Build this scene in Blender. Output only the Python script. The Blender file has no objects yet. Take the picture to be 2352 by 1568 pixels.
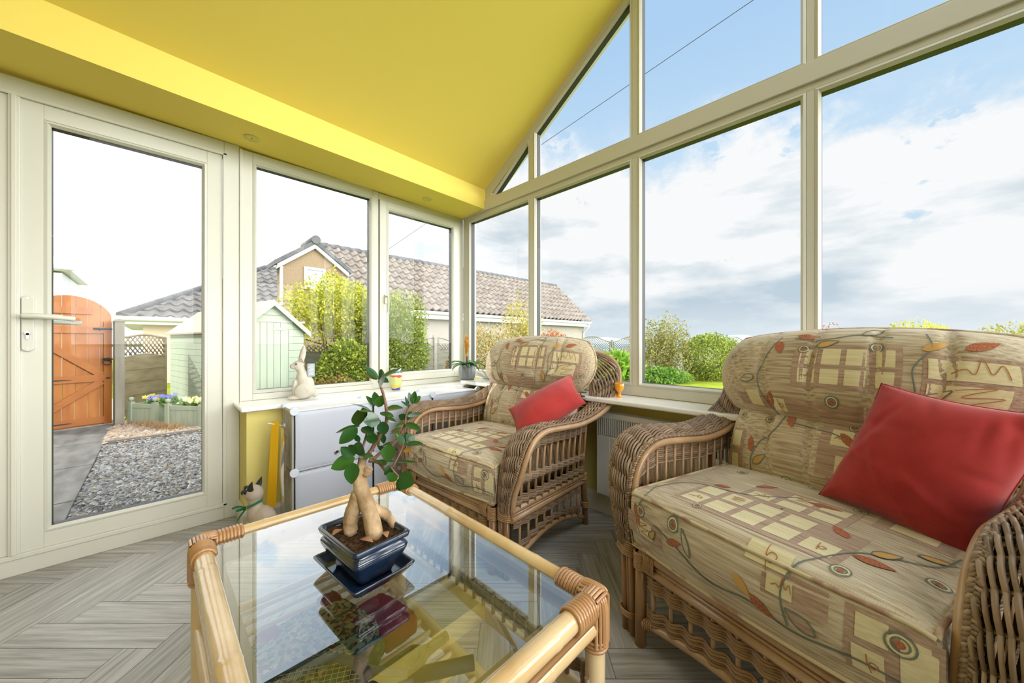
import bpy, math, random
from mathutils import Vector as V, Matrix
random.seed(7)
C = bpy.context.scene.collection
PI = math.pi

# ---------------------------------------------------------------- materials
def nt(m):
    m.use_nodes = True
    return m.node_tree.nodes, m.node_tree.links

def mat(name, col, rough=.5, spec=.5, metal=0., coat=0., col2=None, scale=(8, 8, 8), detail=4., bump=0., bscale=None, island=None, trans=0., lo=.35, hi=.65, sheen=0., emit=None):
    m = bpy.data.materials.new(name)
    N, L = nt(m)
    b = N['Principled BSDF']
    b.inputs['Base Color'].default_value = (*col, 1)
    b.inputs['Roughness'].default_value = rough
    b.inputs['Specular IOR Level'].default_value = spec
    b.inputs['Metallic'].default_value = metal
    b.inputs['Coat Weight'].default_value = coat
    b.inputs['Sheen Weight'].default_value = sheen
    if emit:
        b.inputs['Emission Color'].default_value = (*emit[0], 1); b.inputs['Emission Strength'].default_value = emit[1]
    out = None
    tc = None
    if col2 or bump:
        tc = N.new('ShaderNodeTexCoord')
        mp = N.new('ShaderNodeMapping'); mp.inputs['Scale'].default_value = scale
        L.new(tc.outputs['Object'], mp.inputs['Vector'])
        nz = N.new('ShaderNodeTexNoise'); nz.inputs['Scale'].default_value = 1.; nz.inputs['Detail'].default_value = detail
        L.new(mp.outputs['Vector'], nz.inputs['Vector'])
    if col2:
        r = N.new('ShaderNodeValToRGB')
        r.color_ramp.elements[0].position = lo; r.color_ramp.elements[1].position = hi
        r.color_ramp.elements[0].color = (*col, 1); r.color_ramp.elements[1].color = (*col2, 1)
        L.new(nz.outputs['Fac'], r.inputs['Fac'])
        out = r.outputs['Color']
    if island:
        g = N.new('ShaderNodeNewGeometry')
        r2 = N.new('ShaderNodeValToRGB')
        els = r2.color_ramp.elements
        els[0].color = (*island[0], 1); els[1].color = (*island[-1], 1)
        for i, c in enumerate(island[1:-1]):
            e = els.new((i + 1) / (len(island) - 1)); e.color = (*c, 1)
        L.new(g.outputs['Random Per Island'], r2.inputs['Fac'])
        if out:
            mx = N.new('ShaderNodeMix'); mx.data_type = 'RGBA'; mx.blend_type = 'MULTIPLY'; mx.inputs[0].default_value = 1.
            L.new(r2.outputs['Color'], mx.inputs[6]); L.new(out, mx.inputs[7]); out = mx.outputs[2]
        else:
            out = r2.outputs['Color']
    if out:
        L.new(out, b.inputs['Base Color'])
    if bump:
        bn = N.new('ShaderNodeBump'); bn.inputs['Strength'].default_value = bump; bn.inputs['Distance'].default_value = .01
        if bscale:
            n2 = N.new('ShaderNodeTexNoise'); n2.inputs['Scale'].default_value = bscale; n2.inputs['Detail'].default_value = 3
            L.new(tc.outputs['Object'], n2.inputs['Vector']); L.new(n2.outputs['Fac'], bn.inputs['Height'])
        else:
            L.new(nz.outputs['Fac'], bn.inputs['Height'])
        L.new(bn.outputs['Normal'], b.inputs['Normal'])
    if trans:   # thin leaf: some light passes through
        t = N.new('ShaderNodeBsdfTranslucent'); mx = N.new('ShaderNodeMixShader'); mx.inputs[0].default_value = trans
        if out: L.new(out, t.inputs['Color'])
        else: t.inputs['Color'].default_value = (*col, 1)
        o = N['Material Output']
        L.new(b.outputs[0], mx.inputs[1]); L.new(t.outputs[0], mx.inputs[2]); L.new(mx.outputs[0], o.inputs['Surface'])
    return m

def glass(name, tint, ior, boost=1.0, rough=0.):
    m = bpy.data.materials.new(name); N, L = nt(m)
    N.remove(N['Principled BSDF'])
    o = N['Material Output']
    t = N.new('ShaderNodeBsdfTransparent'); t.inputs[0].default_value = (*tint, 1)
    g = N.new('ShaderNodeBsdfGlossy'); g.inputs['Roughness'].default_value = rough
    f = N.new('ShaderNodeFresnel'); f.inputs['IOR'].default_value = ior
    k = N.new('ShaderNodeMath'); k.operation = 'MULTIPLY'; k.inputs[1].default_value = boost; k.use_clamp = True
    mx = N.new('ShaderNodeMixShader')
    L.new(f.outputs[0], k.inputs[0]); L.new(k.outputs[0], mx.inputs[0])
    L.new(t.outputs[0], mx.inputs[1]); L.new(g.outputs[0], mx.inputs[2]); L.new(mx.outputs[0], o.inputs['Surface'])
    return m

def sr(r, g, b):
    f = lambda c: (c / 255 / 12.92) if c / 255 <= .04045 else ((c / 255 + .055) / 1.055) ** 2.4
    return (f(r), f(g), f(b))

# ---------------------------------------------------------------- mesh builder
def catmull(P, n):
    P = [V(p) for p in P]; out = []
    for i in range(len(P) - 1):
        p0 = P[i - 1] if i else P[0] * 2 - P[1]; p1 = P[i]; p2 = P[i + 1]
        p3 = P[i + 2] if i + 2 < len(P) else P[-1] * 2 - P[-2]
        for k in range(n):
            t = k / n
            out.append(.5 * ((2 * p1) + (p2 - p0) * t + (2 * p0 - 5 * p1 + 4 * p2 - p3) * t * t + (3 * p1 - p0 - 3 * p2 + p3) * t ** 3))
    out.append(P[-1].copy()); return out

def resample(P, n):
    L = [0.]
    for a, b in zip(P, P[1:]): L.append(L[-1] + (b - a).length)
    out = []; j = 0
    for i in range(n + 1):
        s = L[-1] * i / n
        while j < len(P) - 2 and L[j + 1] < s: j += 1
        d = L[j + 1] - L[j]
        out.append(P[j].lerp(P[j + 1], (s - L[j]) / d if d > 1e-9 else 0))
    return out

def plen(P): return sum((b - a).length for a, b in zip(P, P[1:]))

class MB:
    def __init__(s): s.v = []; s.f = []; s.m = []; s.s = []
    def quad(s, a, b, c, d, mi=0, sm=False):
        i = len(s.v); s.v += [tuple(a), tuple(b), tuple(c), tuple(d)]; s.f.append((i, i + 1, i + 2, i + 3)); s.m.append(mi); s.s.append(sm)
    def face(s, pts, mi=0, sm=False):
        i = len(s.v); s.v += [tuple(p) for p in pts]; s.f.append(tuple(range(i, i + len(pts)))); s.m.append(mi); s.s.append(sm)
    def box(s, x0, x1, y0, y1, z0, z1, mi=0):
        i = len(s.v)
        s.v += [(x, y, z) for z in (z0, z1) for y in (y0, y1) for x in (x0, x1)]
        for f in ((0, 2, 3, 1), (4, 5, 7, 6), (0, 1, 5, 4), (2, 6, 7, 3), (0, 4, 6, 2), (1, 3, 7, 5)):
            s.f.append(tuple(i + k for k in f)); s.m.append(mi); s.s.append(False)
    def obox(s, c, ax, ay, az, mi=0):    # oriented box: centre and three half vectors
        c, ax, ay, az = V(c), V(ax), V(ay), V(az); i = len(s.v)
        s.v += [tuple(c + ax * p + ay * q + az * r) for r in (-1, 1) for q in (-1, 1) for p in (-1, 1)]
        for f in ((0, 2, 3, 1), (4, 5, 7, 6), (0, 1, 5, 4), (2, 6, 7, 3), (0, 4, 6, 2), (1, 3, 7, 5)):
            s.f.append(tuple(i + k for k in f)); s.m.append(mi); s.s.append(False)
    def prism(s, poly, ax, d0, d1, mi=0):   # polygon (2D) extruded along axis ax
        def p3(p, d):
            return (d, p[0], p[1]) if ax == 0 else ((p[0], d, p[1]) if ax == 1 else (p[0], p[1], d))
        n = len(poly); i = len(s.v)
        s.v += [p3(p, d0) for p in poly] + [p3(p, d1) for p in poly]
        s.f.append(tuple(range(i + n - 1, i - 1, -1))); s.f.append(tuple(range(i + n, i + 2 * n)))
        for k in range(n): s.f.append((i + k, i + (k + 1) % n, i + n + (k + 1) % n, i + n + k))
        s.m += [mi] * (n + 2); s.s += [False] * (n + 2)
    def tube(s, P, r, sides=6, mi=0, cap=True, closed=False, flat=None):
        P = [V(p) for p in P]; n = len(P); base = len(s.v)
        R = r if isinstance(r, (list, tuple)) else [r] * n
        u = None
        for k in range(n):
            if closed: t = P[(k + 1) % n] - P[k - 1]
            else: t = P[min(k + 1, n - 1)] - P[max(k - 1, 0)]
            if t.length < 1e-9: t = V((0, 0, 1))
            t.normalize()
            if u is None:
                a = V((0, 0, 1)) if abs(t.z) < .9 else V((1, 0, 0)); u = (a - t * a.dot(t)).normalized()
            else:
                u = u - t * u.dot(t); u = u.normalized() if u.length > 1e-6 else t.orthogonal().normalized()
            w = t.cross(u)
            for j in range(sides):
                q = 2 * PI * j / sides
                s.v.append(tuple(P[k] + (u * math.cos(q) + w * math.sin(q) * (flat or 1)) * R[k]))
        for k in range(n if closed else n - 1):
            k2 = (k + 1) % n
            for j in range(sides):
                j2 = (j + 1) % sides
                s.f.append((base + k * sides + j, base + k * sides + j2, base + k2 * sides + j2, base + k2 * sides + j)); s.m.append(mi); s.s.append(True)
        if cap and not closed:
            s.f.append(tuple(base + j for j in range(sides - 1, -1, -1))); s.f.append(tuple(base + (n - 1) * sides + j for j in range(sides)))
            s.m += [mi] * 2; s.s += [False] * 2
    def lathe(s, prof, c=(0, 0, 0), seg=24, mi=0, wob=None, cap=True):
        b = len(s.v); n = len(prof)
        for (r, z) in prof:
            for j in range(seg):
                a = 2 * PI * j / seg; rr = r * (wob(a, z) if wob else 1)
                s.v.append((c[0] + rr * math.cos(a), c[1] + rr * math.sin(a), c[2] + z))
        for k in range(n - 1):
            for j in range(seg):
                j2 = (j + 1) % seg
                s.f.append((b + k * seg + j, b + k * seg + j2, b + (k + 1) * seg + j2, b + (k + 1) * seg + j)); s.m.append(mi); s.s.append(True)
        if cap:
            s.f.append(tuple(b + j for j in range(seg - 1, -1, -1))); s.f.append(tuple(b + (n - 1) * seg + j for j in range(seg)))
            s.m += [mi] * 2; s.s += [False] * 2
    def grid(s, fn, nu, nv, mi=0, sm=True, wu=False, flip=False):
        b = len(s.v); ku = nu if wu else nu + 1
        for j in range(nv + 1):
            for i in range(ku): s.v.append(tuple(fn(i / nu, j / nv)))
        for j in range(nv):
            for i in range(nu):
                i2 = (i + 1) % ku
                q = (b + j * ku + i, b + j * ku + i2, b + (j + 1) * ku + i2, b + (j + 1) * ku + i)
                s.f.append(q[::-1] if flip else q); s.m.append(mi); s.s.append(sm)
    def ell(s, c, r, seg=14, rings=9, mi=0, M=None, fn=None):
        c = V(c)
        def f(u, v):
            a = 2 * PI * u; p = PI * (v - .5); d = V((math.cos(a) * math.cos(p), math.sin(a) * math.cos(p), math.sin(p)))
            if fn: d = d * fn(d)
            q = V((d.x * r[0], d.y * r[1], d.z * r[2]))
            if M: q = M @ q
            return c + q
        s.grid(f, seg, rings, mi, True, wu=True)
    def build(s, name, mats, parent=None, loc=None, bevel=0., bseg=2, rot=None, weld=False, sub=0):
        me = bpy.data.meshes.new(name); me.from_pydata(s.v, [], s.f)
        if not isinstance(mats, (list, tuple)): mats = [mats]
        for m in mats: me.materials.append(m)
        me.polygons.foreach_set('material_index', s.m); me.polygons.foreach_set('use_smooth', s.s)
        me.update()
        o = bpy.data.objects.new(name, me); C.objects.link(o)
        if parent: o.parent = parent
        if loc: o.location = loc
        if rot: o.rotation_euler = rot
        if weld:
            w = o.modifiers.new('w', 'WELD'); w.merge_threshold = 1e-4
        if bevel:
            b = o.modifiers.new('b', 'BEVEL'); b.width = bevel; b.segments = bseg; b.limit_method = 'ANGLE'; b.angle_limit = .6
        if sub:
            q = o.modifiers.new('s', 'SUBSURF'); q.levels = sub; q.render_levels = sub
        return o

def thing(name, label, cat, loc=(0, 0, 0), rotz=0., group=None, sc=1.):
    o = bpy.data.objects.new(name, None); C.objects.link(o); o.empty_display_size = .1
    o.location = loc; o.rotation_euler = (0, 0, rotz); o.scale = (sc, sc, sc)
    return tag(o, label, cat, group)
def tag(o, label, cat, group=None, kind=None):
    o['label'] = label; o['category'] = cat
    if group: o['group'] = group
    if kind: o['kind'] = kind
    return o
def struct(o, label=None, cat=None):
    o['kind'] = 'structure'
    if label: o['label'] = label; o['category'] = cat
    return o
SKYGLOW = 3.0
EAST_FILL = 6.5
EAST_FILL_LOW = 14.0
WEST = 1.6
SUNE = 3.6
EXPOSURE = 0.0
# ---------------------------------------------------------------- materials used by the room
UPVC = mat('white_upvc', (.63, .62, .545), .32, .5)
GASKET = mat('black_gasket', (.012, .014, .016), .5)
YELLOW = mat('yellow_paint', (.955, .76, .165), .75, .3, bump=.04, bscale=300)
YELLOW2 = mat('soft_yellow_paint', (.70, .60, .20), .75, .3)
SILLM = mat('white_sill', (.88, .88, .85), .22, .5, coat=.3)
GLASS = glass('window_glass', (.97, .985, .98), 1.25, 1.0)
CHROME = mat('brushed_nickel', (.6, .6, .58), .3, .5, 1.)
DARK = mat('dark_slot', (.02, .02, .02), .7)

def floor_mat():
    m = bpy.data.materials.new('grey_plank_vinyl'); N, L = nt(m); b = N['Principled BSDF']
    at = N.new('ShaderNodeUVMap'); at.uv_map = 'plank'
    mp = N.new('ShaderNodeMapping'); mp.inputs['Scale'].default_value = (3., 55., 1)
    nz = N.new('ShaderNodeTexNoise'); nz.inputs['Scale'].default_value = 1.; nz.inputs['Detail'].default_value = 5; nz.inputs['Roughness'].default_value = .65
    r = N.new('ShaderNodeValToRGB'); r.color_ramp.elements[0].position = .3; r.color_ramp.elements[1].position = .72
    r.color_ramp.elements[0].color = (.235, .22, .20, 1); r.color_ramp.elements[1].color = (.56, .54, .51, 1)
    g = N.new('ShaderNodeNewGeometry'); mx = N.new('ShaderNodeMix'); mx.data_type = 'RGBA'; mx.blend_type = 'MULTIPLY'; mx.inputs[0].default_value = .9
    r2 = N.new('ShaderNodeValToRGB'); r2.color_ramp.elements[0].color = (.78, .78, .78, 1); r2.color_ramp.elements[1].color = (1, 1, 1, 1)
    L.new(g.outputs['Random Per Island'], r2.inputs['Fac'])
    L.new(at.outputs['UV'], mp.inputs['Vector']); L.new(mp.outputs['Vector'], nz.inputs['Vector']); L.new(nz.outputs['Fac'], r.inputs['Fac'])
    L.new(r.outputs['Color'], mx.inputs[6]); L.new(r2.outputs['Color'], mx.inputs[7]); L.new(mx.outputs[2], b.inputs['Base Color'])
    b.inputs['Roughness'].default_value = .42; b.inputs['Specular IOR Level'].default_value = .45
    bn = N.new('ShaderNodeBump'); bn.inputs['Strength'].default_value = .12; bn.inputs['Distance'].default_value = .004
    L.new(nz.outputs['Fac'], bn.inputs['Height']); L.new(bn.outputs['Normal'], b.inputs['Normal'])
    return m

XL, XR, YG, YB = -2.58, 2.21, 1.953, -2.3     # left frame face, right frame face, gable frame face, house wall
RX = -.185                                    # ridge

# floor: herringbone planks, each its own island, over a dark base
def build_floor():
    m = MB(); uvs = []
    Lp, W, gp = .525, .105, .0008
    th = math.radians(45.1)
    ca, sa = math.cos(th), math.sin(th)
    ox, oy = 0, 0
    sx, sy = -1.162 - Lp, 1.275 - W
    def clip(poly, ax, lim, sg):
        out = []
        for i in range(len(poly)):
            p, q = poly[i - 1], poly[i]
            dp, dq = sg * (p[ax] - lim), sg * (q[ax] - lim)
            if (dp <= 0) != (dq <= 0):
                t = dp / (dp - dq); out.append(tuple(p[k] + (q[k] - p[k]) * t for k in range(4)))
            if dq <= 0: out.append(q)
        return out
    def put(x0, y0, x1, y1, horiz):
        k = random.random() * 40; P = []
        for x, y in ((x0 + gp, y0 + gp), (x1 - gp, y0 + gp), (x1 - gp, y1 - gp), (x0 + gp, y1 - gp)):
            a, b2 = (x - x0, y - y0) if horiz else (y - y0, x - x0)
            P.append((ox + x * ca - y * sa, oy + x * sa + y * ca, a + k, b2 + k * .7))
        for ax, lim, sg in ((0, XL - .05, -1), (0, XR + .05, 1), (1, YB, -1), (1, 1.92, 1)):
            P = clip(P, ax, lim, sg)
            if len(P) < 3: return
        m.face([(p[0], p[1], 0) for p in P], 0)
        for p in P: uvs.append((p[2], p[3]))
    for i in range(-60, 60):
        for j in range(-14, 14):   # herringbone lattice: boards in two directions stepping along the diagonal
            x0, y0 = sx + i * W + j * 2 * Lp, sy + i * W
            put(x0, y0, x0 + Lp, y0 + W, True)
            put(x0 + Lp, y0 - Lp + W, x0 + Lp + W, y0 + W, False)
    n = len(m.v)
    m.face([(XL - .06, YB, -.002), (XR + .06, YB, -.002), (XR + .06, 1.93, -.002), (XL - .06, 1.93, -.002)], 1)
    for p in ((0, 0),) * 4: uvs.append(p)
    o = m.build('floor', [floor_mat(), mat('plank_joint', (.09, .085, .08), .7)])
    uv = o.data.uv_layers.new(name='plank')
    for lp in o.data.loops: uv.data[lp.index].uv = uvs[lp.vertex_index]
    struct(o, 'grey herringbone plank floor', 'floor')
build_floor()
b_ = MB(); b_.box(XL - .1, XR + .1, YB - .1, 1.95, -.3, -.02); struct(b_.build('trim_1', mat('slab', (.3, .3, .3), .9)))

# ---- generic light (one glazed opening) in a wall plane
def inset(poly, d):
    out = []; n = len(poly)
    for i in range(n):
        a, b, c = V(poly[i - 1]), V(poly[i]), V(poly[(i + 1) % n])
        e1 = (b - a).normalized(); e2 = (c - b).normalized()
        n1 = V((-e1.y, e1.x)); n2 = V((-e2.y, e2.x))
        k = (n1 + n2); k = k / max(1e-6, 1 + n1.dot(n2))
        out.append(tuple(b + k * d))
    return out

def P3(axis, face, sgn, a, z, d):   # point at depth d behind the inner face of a wall; axis 0: wall normal X, 1: normal Y
    return (face + sgn * d, a, z) if axis == 0 else (a, face + sgn * d, z)

def ring(m, axis, face, sgn, o, i, d0, d1, mi=0):
    n = len(o)
    for k in range(n):
        k2 = (k + 1) % n
        m.quad(P3(axis, face, sgn, *o[k], d0), P3(axis, face, sgn, *o[k2], d0), P3(axis, face, sgn, *i[k2], d1), P3(axis, face, sgn, *i[k], d1), mi)

def light(m, pm, axis, face, sgn, poly, depth=.075):
    """poly counter-clockwise in (along, z): the visible glass edge. Adds a sloped glazing bead, dark spacer, outer reveal to m and panes to pm."""
    o = inset(poly, -.020); h = inset(poly, -.010)
    ring(m, axis, face, sgn, o, h, -.0005, -.004); ring(m, axis, face, sgn, h, poly, -.004, .010)
    ring(m, axis, face, sgn, poly, poly, .010, .012)
    ring(m, axis, face, sgn, poly, poly, .013, .052, 1)
    ring(m, axis, face, sgn, poly, o, .052, .052)
    for d in (.014,):
        pm.face([P3(axis, face, sgn, a, z, d) for a, z in inset(poly, -.004)], 0)

def bars(m, axis, face, sgn, L, depth=.075):   # rectangles (a0,a1,z0,z1) extruded as frame bars
    for a0, a1, z0, z1 in L:
        d0, d1 = sorted((face, face + sgn * depth))
        if axis == 0: m.box(d0, d1, a0, a1, z0, z1)
        else: m.box(a0, a1, d0, d1, z0, z1)

R4 = lambda a0, a1, z0, z1: [(a0, z0), (a1, z0), (a1, z1), (a0, z1)]

# ---- door_1 : glazed door leaf, and its frame
f = MB()
bars(f, 0, XL, -1, [(.278, .347, 0, 2.128), (-1.3, .278, 2.052, 2.128), (-1.3, .278, 0, .088)], .08)
# raised step on the frame around the leaf
for a0, a1, z0, z1 in ((.272, .290, .075, 2.062), (-1.3, .290, 2.048, 2.066), (-1.3, .290, .07, .090)):
    f.box(XL - .02, XL + .006, a0, a1, z0, z1)
struct(f.build('trim_2', UPVC, bevel=.003), 'white door frame with raised threshold', 'door frame')
d = MB(); pm = MB()
FX = XL - .006
bars(d, 0, FX, -1, [(-.414, -.347, .090, 2.05), (.205, .270, .090, 2.05), (-.347, .205, 1.981, 2.05), (-.347, .205, .090, .155)], .06)
light(d, pm, 0, FX, -1, R4(-.327, .185, .176, 1.960), .06)
door = d.build('door_1', [UPVC, GASKET], bevel=.0015)
struct(door, 'white glazed door leaf with lever handle', 'door')
pm.build('glass_pane', GLASS, door)
h = MB()
def rrect(y0, y1, z0, z1, x0, x1, r, n=6):
    pts = []
    for cy, cz, a0 in ((y1 - r, z1 - r, 0), (y0 + r, z1 - r, 90), (y0 + r, z0 + r, 180), (y1 - r, z0 + r, 270)):
        for k in range(n + 1):
            a = math.radians(a0 + 90 * k / n); pts.append((cy + r * math.cos(a), cz + r * math.sin(a)))
    h.prism(pts, 0, x0, x1)
HY = -.388
rrect(HY - .017, HY + .017, .958, 1.198, FX, FX + .012, .015)
ho = h.build('handle', UPVC, door, bevel=.002)
q = MB()
q.tube([(FX + .01, HY, 1.108), (FX + .045, HY, 1.108)], .011, 12)
q.tube(catmull([(FX + .045, HY - .012, 1.109), (FX + .050, HY + .03, 1.110), (FX + .048, HY + .085, 1.106), (FX + .045, HY + .135, 1.1)], 6), [.0115] * 14 + [.0105] * 4 + [.010], 10)
q.build('lever', UPVC, ho)
k_ = MB(); k_.tube([(FX + .01, HY, 1.036), (FX + .018, HY, 1.036)], .0085, 14); k_.box(FX + .01, FX + .018, HY - .0045, HY + .0045, 1.010, 1.036)
k_.build('lock_cylinder', CHROME, ho)
s_ = MB()
for z in (1.187, .969): s_.tube([(FX + .011, HY, z), (FX + .0135, HY, z)], .0045, 10)
s_.build('screw', CHROME, ho)
q = MB(); q.tube([(FX - .07, HY - .01, 1.095), (FX - .11, HY - .01, 1.095)], .011, 10); q.tube([(FX - .108, HY - .01, 1.092), (FX - .108, HY + .14, 1.088)], .010, 10)
q.build('outer_lever', UPVC, ho)

# ---- door_2 : the second leaf, mostly outside the picture
d = MB(); pm = MB()
bars(d, 0, FX, -1, [(-.52, -.432, .090, 2.05), (-1.2, -1.1, .090, 2.05), (-1.1, -.52, 1.96, 2.05), (-1.1, -.52, .090, .2)], .06)
light(d, pm, 0, FX, -1, R4(-1.08, -.54, .22, 1.94), .06)
d.box(FX - .05, FX + .010, -.440, -.408, .090, 2.05)
d.box(FX, FX + .016, -.432, -.416, .090, 2.05)
o = struct(d.build('door_2', [UPVC, GASKET], bevel=.003), 'second white door leaf beside the lever door', 'door'); pm.build('glass_pane', GLASS, o)

# ---- window_1 : left wall, fixed light plus opening casement
w = MB(); pm = MB()
SZ = .652
bars(w, 0, XL, -1, [(.352, .411, SZ, 2.115), (1.131, 1.175, SZ, 2.105), (.411, 1.131, 2.060, 2.115), (.411, 1.131, SZ, .690),
                    (1.175, 1.953, 2.052, 2.10), (1.175, 1.953, SZ, .694), (1.912, 1.953, .694, 2.052)], .08)
light(w, pm, 0, XL, -1, R4(.431, 1.111, .712, 2.040), .08)
w.box(XL - .01, XL + .006, .347, .362, SZ, 2.115)
win = struct(w.build('window_1', [UPVC, GASKET], bevel=.003), 'white window with fixed pane and narrow casement', 'window')
pm.build('glass_pane', GLASS, win)
c = MB(); pm = MB(); CX = XL + .012
bars(c, 0, CX, -1, [(1.180, 1.234, .697, 2.049), (1.847, 1.908, .697, 2.049), (1.234, 1.847, 2.000, 2.049), (1.234, 1.847, .697, .744)], .07)
light(c, pm, 0, CX, -1, R4(1.254, 1.827, .764, 1.980), .07)
ca = c.build('casement_sash', [UPVC, GASKET], win, bevel=.003); pm.build('glass_pane', GLASS, ca)
hh = MB(); hh.box(CX, CX + .012, 1.213, 1.233, 1.28, 1.35)
hh.tube(catmull([(CX + .012, 1.223, 1.335), (CX + .04, 1.223, 1.332), (CX + .043, 1.225, 1.30), (CX + .036, 1.228, 1.22)], 6), .0075, 8)
hh.build('handle', UPVC, ca, bevel=.002)

# ---- window_2 : the glazed gable
ZB, ZT, UB = .764, 2.035, 2.190
rk = lambda x: 2.205 + .645 * ((x + 2.189) if x < RX else (2 * RX - x + 2.189))      # visible upper edge of the raked lights
ck = lambda x: 2.262 + .605 * ((x + 2.28) if x < RX else (2 * RX - x + 2.28))        # ceiling
left = [(-2.482, -1.798), (-1.720, -1.001), (-.926, -.219)]
lights = left + [(2 * RX - b, 2 * RX - a) for a, b in reversed(left)]
w = MB(); pm = MB()
edges = [XL] + [v for p in lights for v in p] + [XR]
DG = .085
for i in range(0, len(edges), 2):
    a, b = edges[i], edges[i + 1]
    w.box(a + .02 if i else a, b - .02 if i < len(edges) - 2 else b, YG, YG + DG, ZB - .02, ZT + .02)
    if 0 < i < len(edges) - 2:
        a3, b3 = a + .02, b - .02
        cm = (a3 + b3) / 2
        if a3 < RX < b3: poly = [(a3, UB - .02), (b3, UB - .02), (b3, ck(b3)), (RX, ck(RX)), (a3, ck(a3))]
        else: poly = [(a3, UB - .02), (b3, UB - .02), (b3, ck(b3)), (a3, ck(a3))]
        w.prism(poly, 1, YG, YG + DG)
w.box(XL, XR, YG, YG + DG, .690, ZB - .02)
w.box(XL, XR, YG, YG + DG, ZT + .02, 2.085)
w.box(XL, XR, YG - .012, YG + DG, 2.085, UB - .02)
w.box(XL, XR, YG - .004, YG + DG, 2.098, 2.106)
for a, b in lights: light(w, pm, 1, YG, 1, R4(a, b, ZB, ZT), DG)
for a, b in lights:
    if a < -2.2: poly = [(-2.165, UB), (b, UB), (b, rk(b))]
    elif b > 1.8: poly = [(a, UB), (2 * RX + 2.165, UB), (a, rk(a))]
    else: poly = [(a, UB), (b, UB), (b, rk(b)), (a, rk(a))]
    light(w, pm, 1, YG, 1, poly, DG)
# raked frame bars between the lights and the ceiling
for sg in (1, -1):
    X = lambda x: x if sg == 1 else 2 * RX - x
    p = [(X(-2.40), rk(X(-2.40)) + .014), (X(RX), rk(RX) + .014), (X(RX), ck(RX) + .05), (X(-2.40), 2.26)]
    q = [(X(-2.40), 2.14), (X(-2.20), 2.172), (X(-2.20), rk(X(-2.20)) + .03), (X(-2.40), 2.3)]
    if sg == -1: p.reverse(); q.reverse()
    w.prism(p, 1, YG + .001, YG + DG); w.prism(q, 1, YG + .0015, YG + DG - .001)
win2 = struct(w.build('window_2', [UPVC, GASKET], bevel=.002), 'white framed glazed gable wall', 'window')
pm.build('glass_pane', GLASS, win2)

# ---- right side glazing, added out of view to light the room
w = MB(); pm = MB()
bars(w, 0, XR, 1, [(1.8, 1.953, .69, 2.1), (-.9, 1.953, .69, .76), (-.9, 1.953, 2.03, 2.1), (-.9, -.8, .76, 2.03), (.45, .55, .76, 2.03)], .08)
for a, b in ((-.78, .43), (.57, 1.78)): light(w, pm, 0, XR, 1, R4(a, b, .78, 2.01), .08)
o = struct(w.build('added_window', [UPVC, GASKET]), 'white window wall added on the unseen camera side', 'window'); pm.build('glass_pane', GLASS, o)

# ---- walls, sills, skirting
w = MB(); w.box(XL - .12, -2.36, .348, 1.95, 0, .628); w.box(XL - .12, XL - .085, .347, 1.95, 0, .66)
struct(w.build('wall_left', YELLOW2), 'yellow low wall under the left window', 'wall')
w = MB(); w.box(-2.36, XR, 1.875, 2.04, 0, .662); w.box(XL - .1, XR, 1.96, 2.04, 0, .69)
struct(w.build('wall_gable', YELLOW2), 'yellow low wall under the gable window', 'wall')
w = MB(); w.box(XR - .06, XR + .12, YB, 1.95, 0, .69); w.box(XR, XR + .12, YB, -.9, .69, 2.15)
struct(w.build('wall_right', YELLOW2))
w = MB(); w.prism([(XL - .1, 0), (XR + .1, 0), (XR + .1, 2.2), (RX, 3.7), (XL - .1, 2.2)], 1, YB - .12, YB)
struct(w.build('wall_back', YELLOW2))
w = MB(); w.box(XL - .1, XL, YB, -1.3, 0, 2.2)
struct(w.build('wall_corner', YELLOW2))
w = MB(); w.box(XL - .005, -2.315, .318, 1.953, .628, SZ)
struct(w.build('trim_3', SILLM, bevel=.008, bseg=3), 'glossy white sill board of the left window', 'window sill')
w = MB(); w.box(-2.33, XR, 1.735, YG + .005, .662, .688)
struct(w.build('trim_4', SILLM, bevel=.008, bseg=3), 'glossy white sill board of the gable window', 'window sill')
w = MB(); w.prism([(-2.36, 0), (-2.342, 0), (-2.342, .075), (-2.352, .095), (-2.36, .095)], 1, .33, 1.86); w.box(XL + .001, -2.36, .33, .348, 0, .09)
struct(w.build('baseboard_left', UPVC), 'white skirting of the left wall', 'skirting')
w = MB(); w.prism([(1.857, 0), (1.875, 0), (1.875, .11), (1.866, .11), (1.857, .085)], 0, -2.36, XR - .06)
struct(w.build('baseboard_gable', UPVC), 'white skirting of the gable wall', 'skirting')

# ---- ceiling : soffit beam over the left wall and the two slopes
w = MB()
A = [(XL - .08, 2.145), (-2.28, 2.160), (-2.28, 2.334)]     # at Y = -.45
Bq = [(XL - .08, 2.085), (-2.28, 2.100), (-2.28, 2.262)]    # at the gable
def at(Y):
    t = (Y + .45) / (1.975 + .45)
    return [(a[0] + (b[0] - a[0]) * t, Y, a[1] + (b[1] - a[1]) * t) for a, b in zip(A, Bq)]
P, Q = at(YB), at(YG + .005)
w.quad(P[0], P[1], Q[1], Q[0]); w.quad(P[1], P[2], Q[2], Q[1])
w.quad(P[0], Q[0], (XL - .08, YG, 2.45), (XL - .08, YB, 2.5)); 
struct(w.build('trim_5', YELLOW), 'yellow boxed beam above the door and window', 'beam')
w = MB()
w.quad(P[2], (RX, YB, 3.60), (RX, YG + .005, ck(RX)), Q[2])
def slope(x, y0=YB): return ck(x) + (3.60 - ck(RX)) * (YG - y0) / (YG - YB)
RL = [(-.55, .55), (.70, 1.84)]; RA, RB = RX + .18, 1.72     # rooflights added in the unseen slope to light the room
Ys = [YB] + [v for p in RL for v in p] + [YG + .005]
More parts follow.
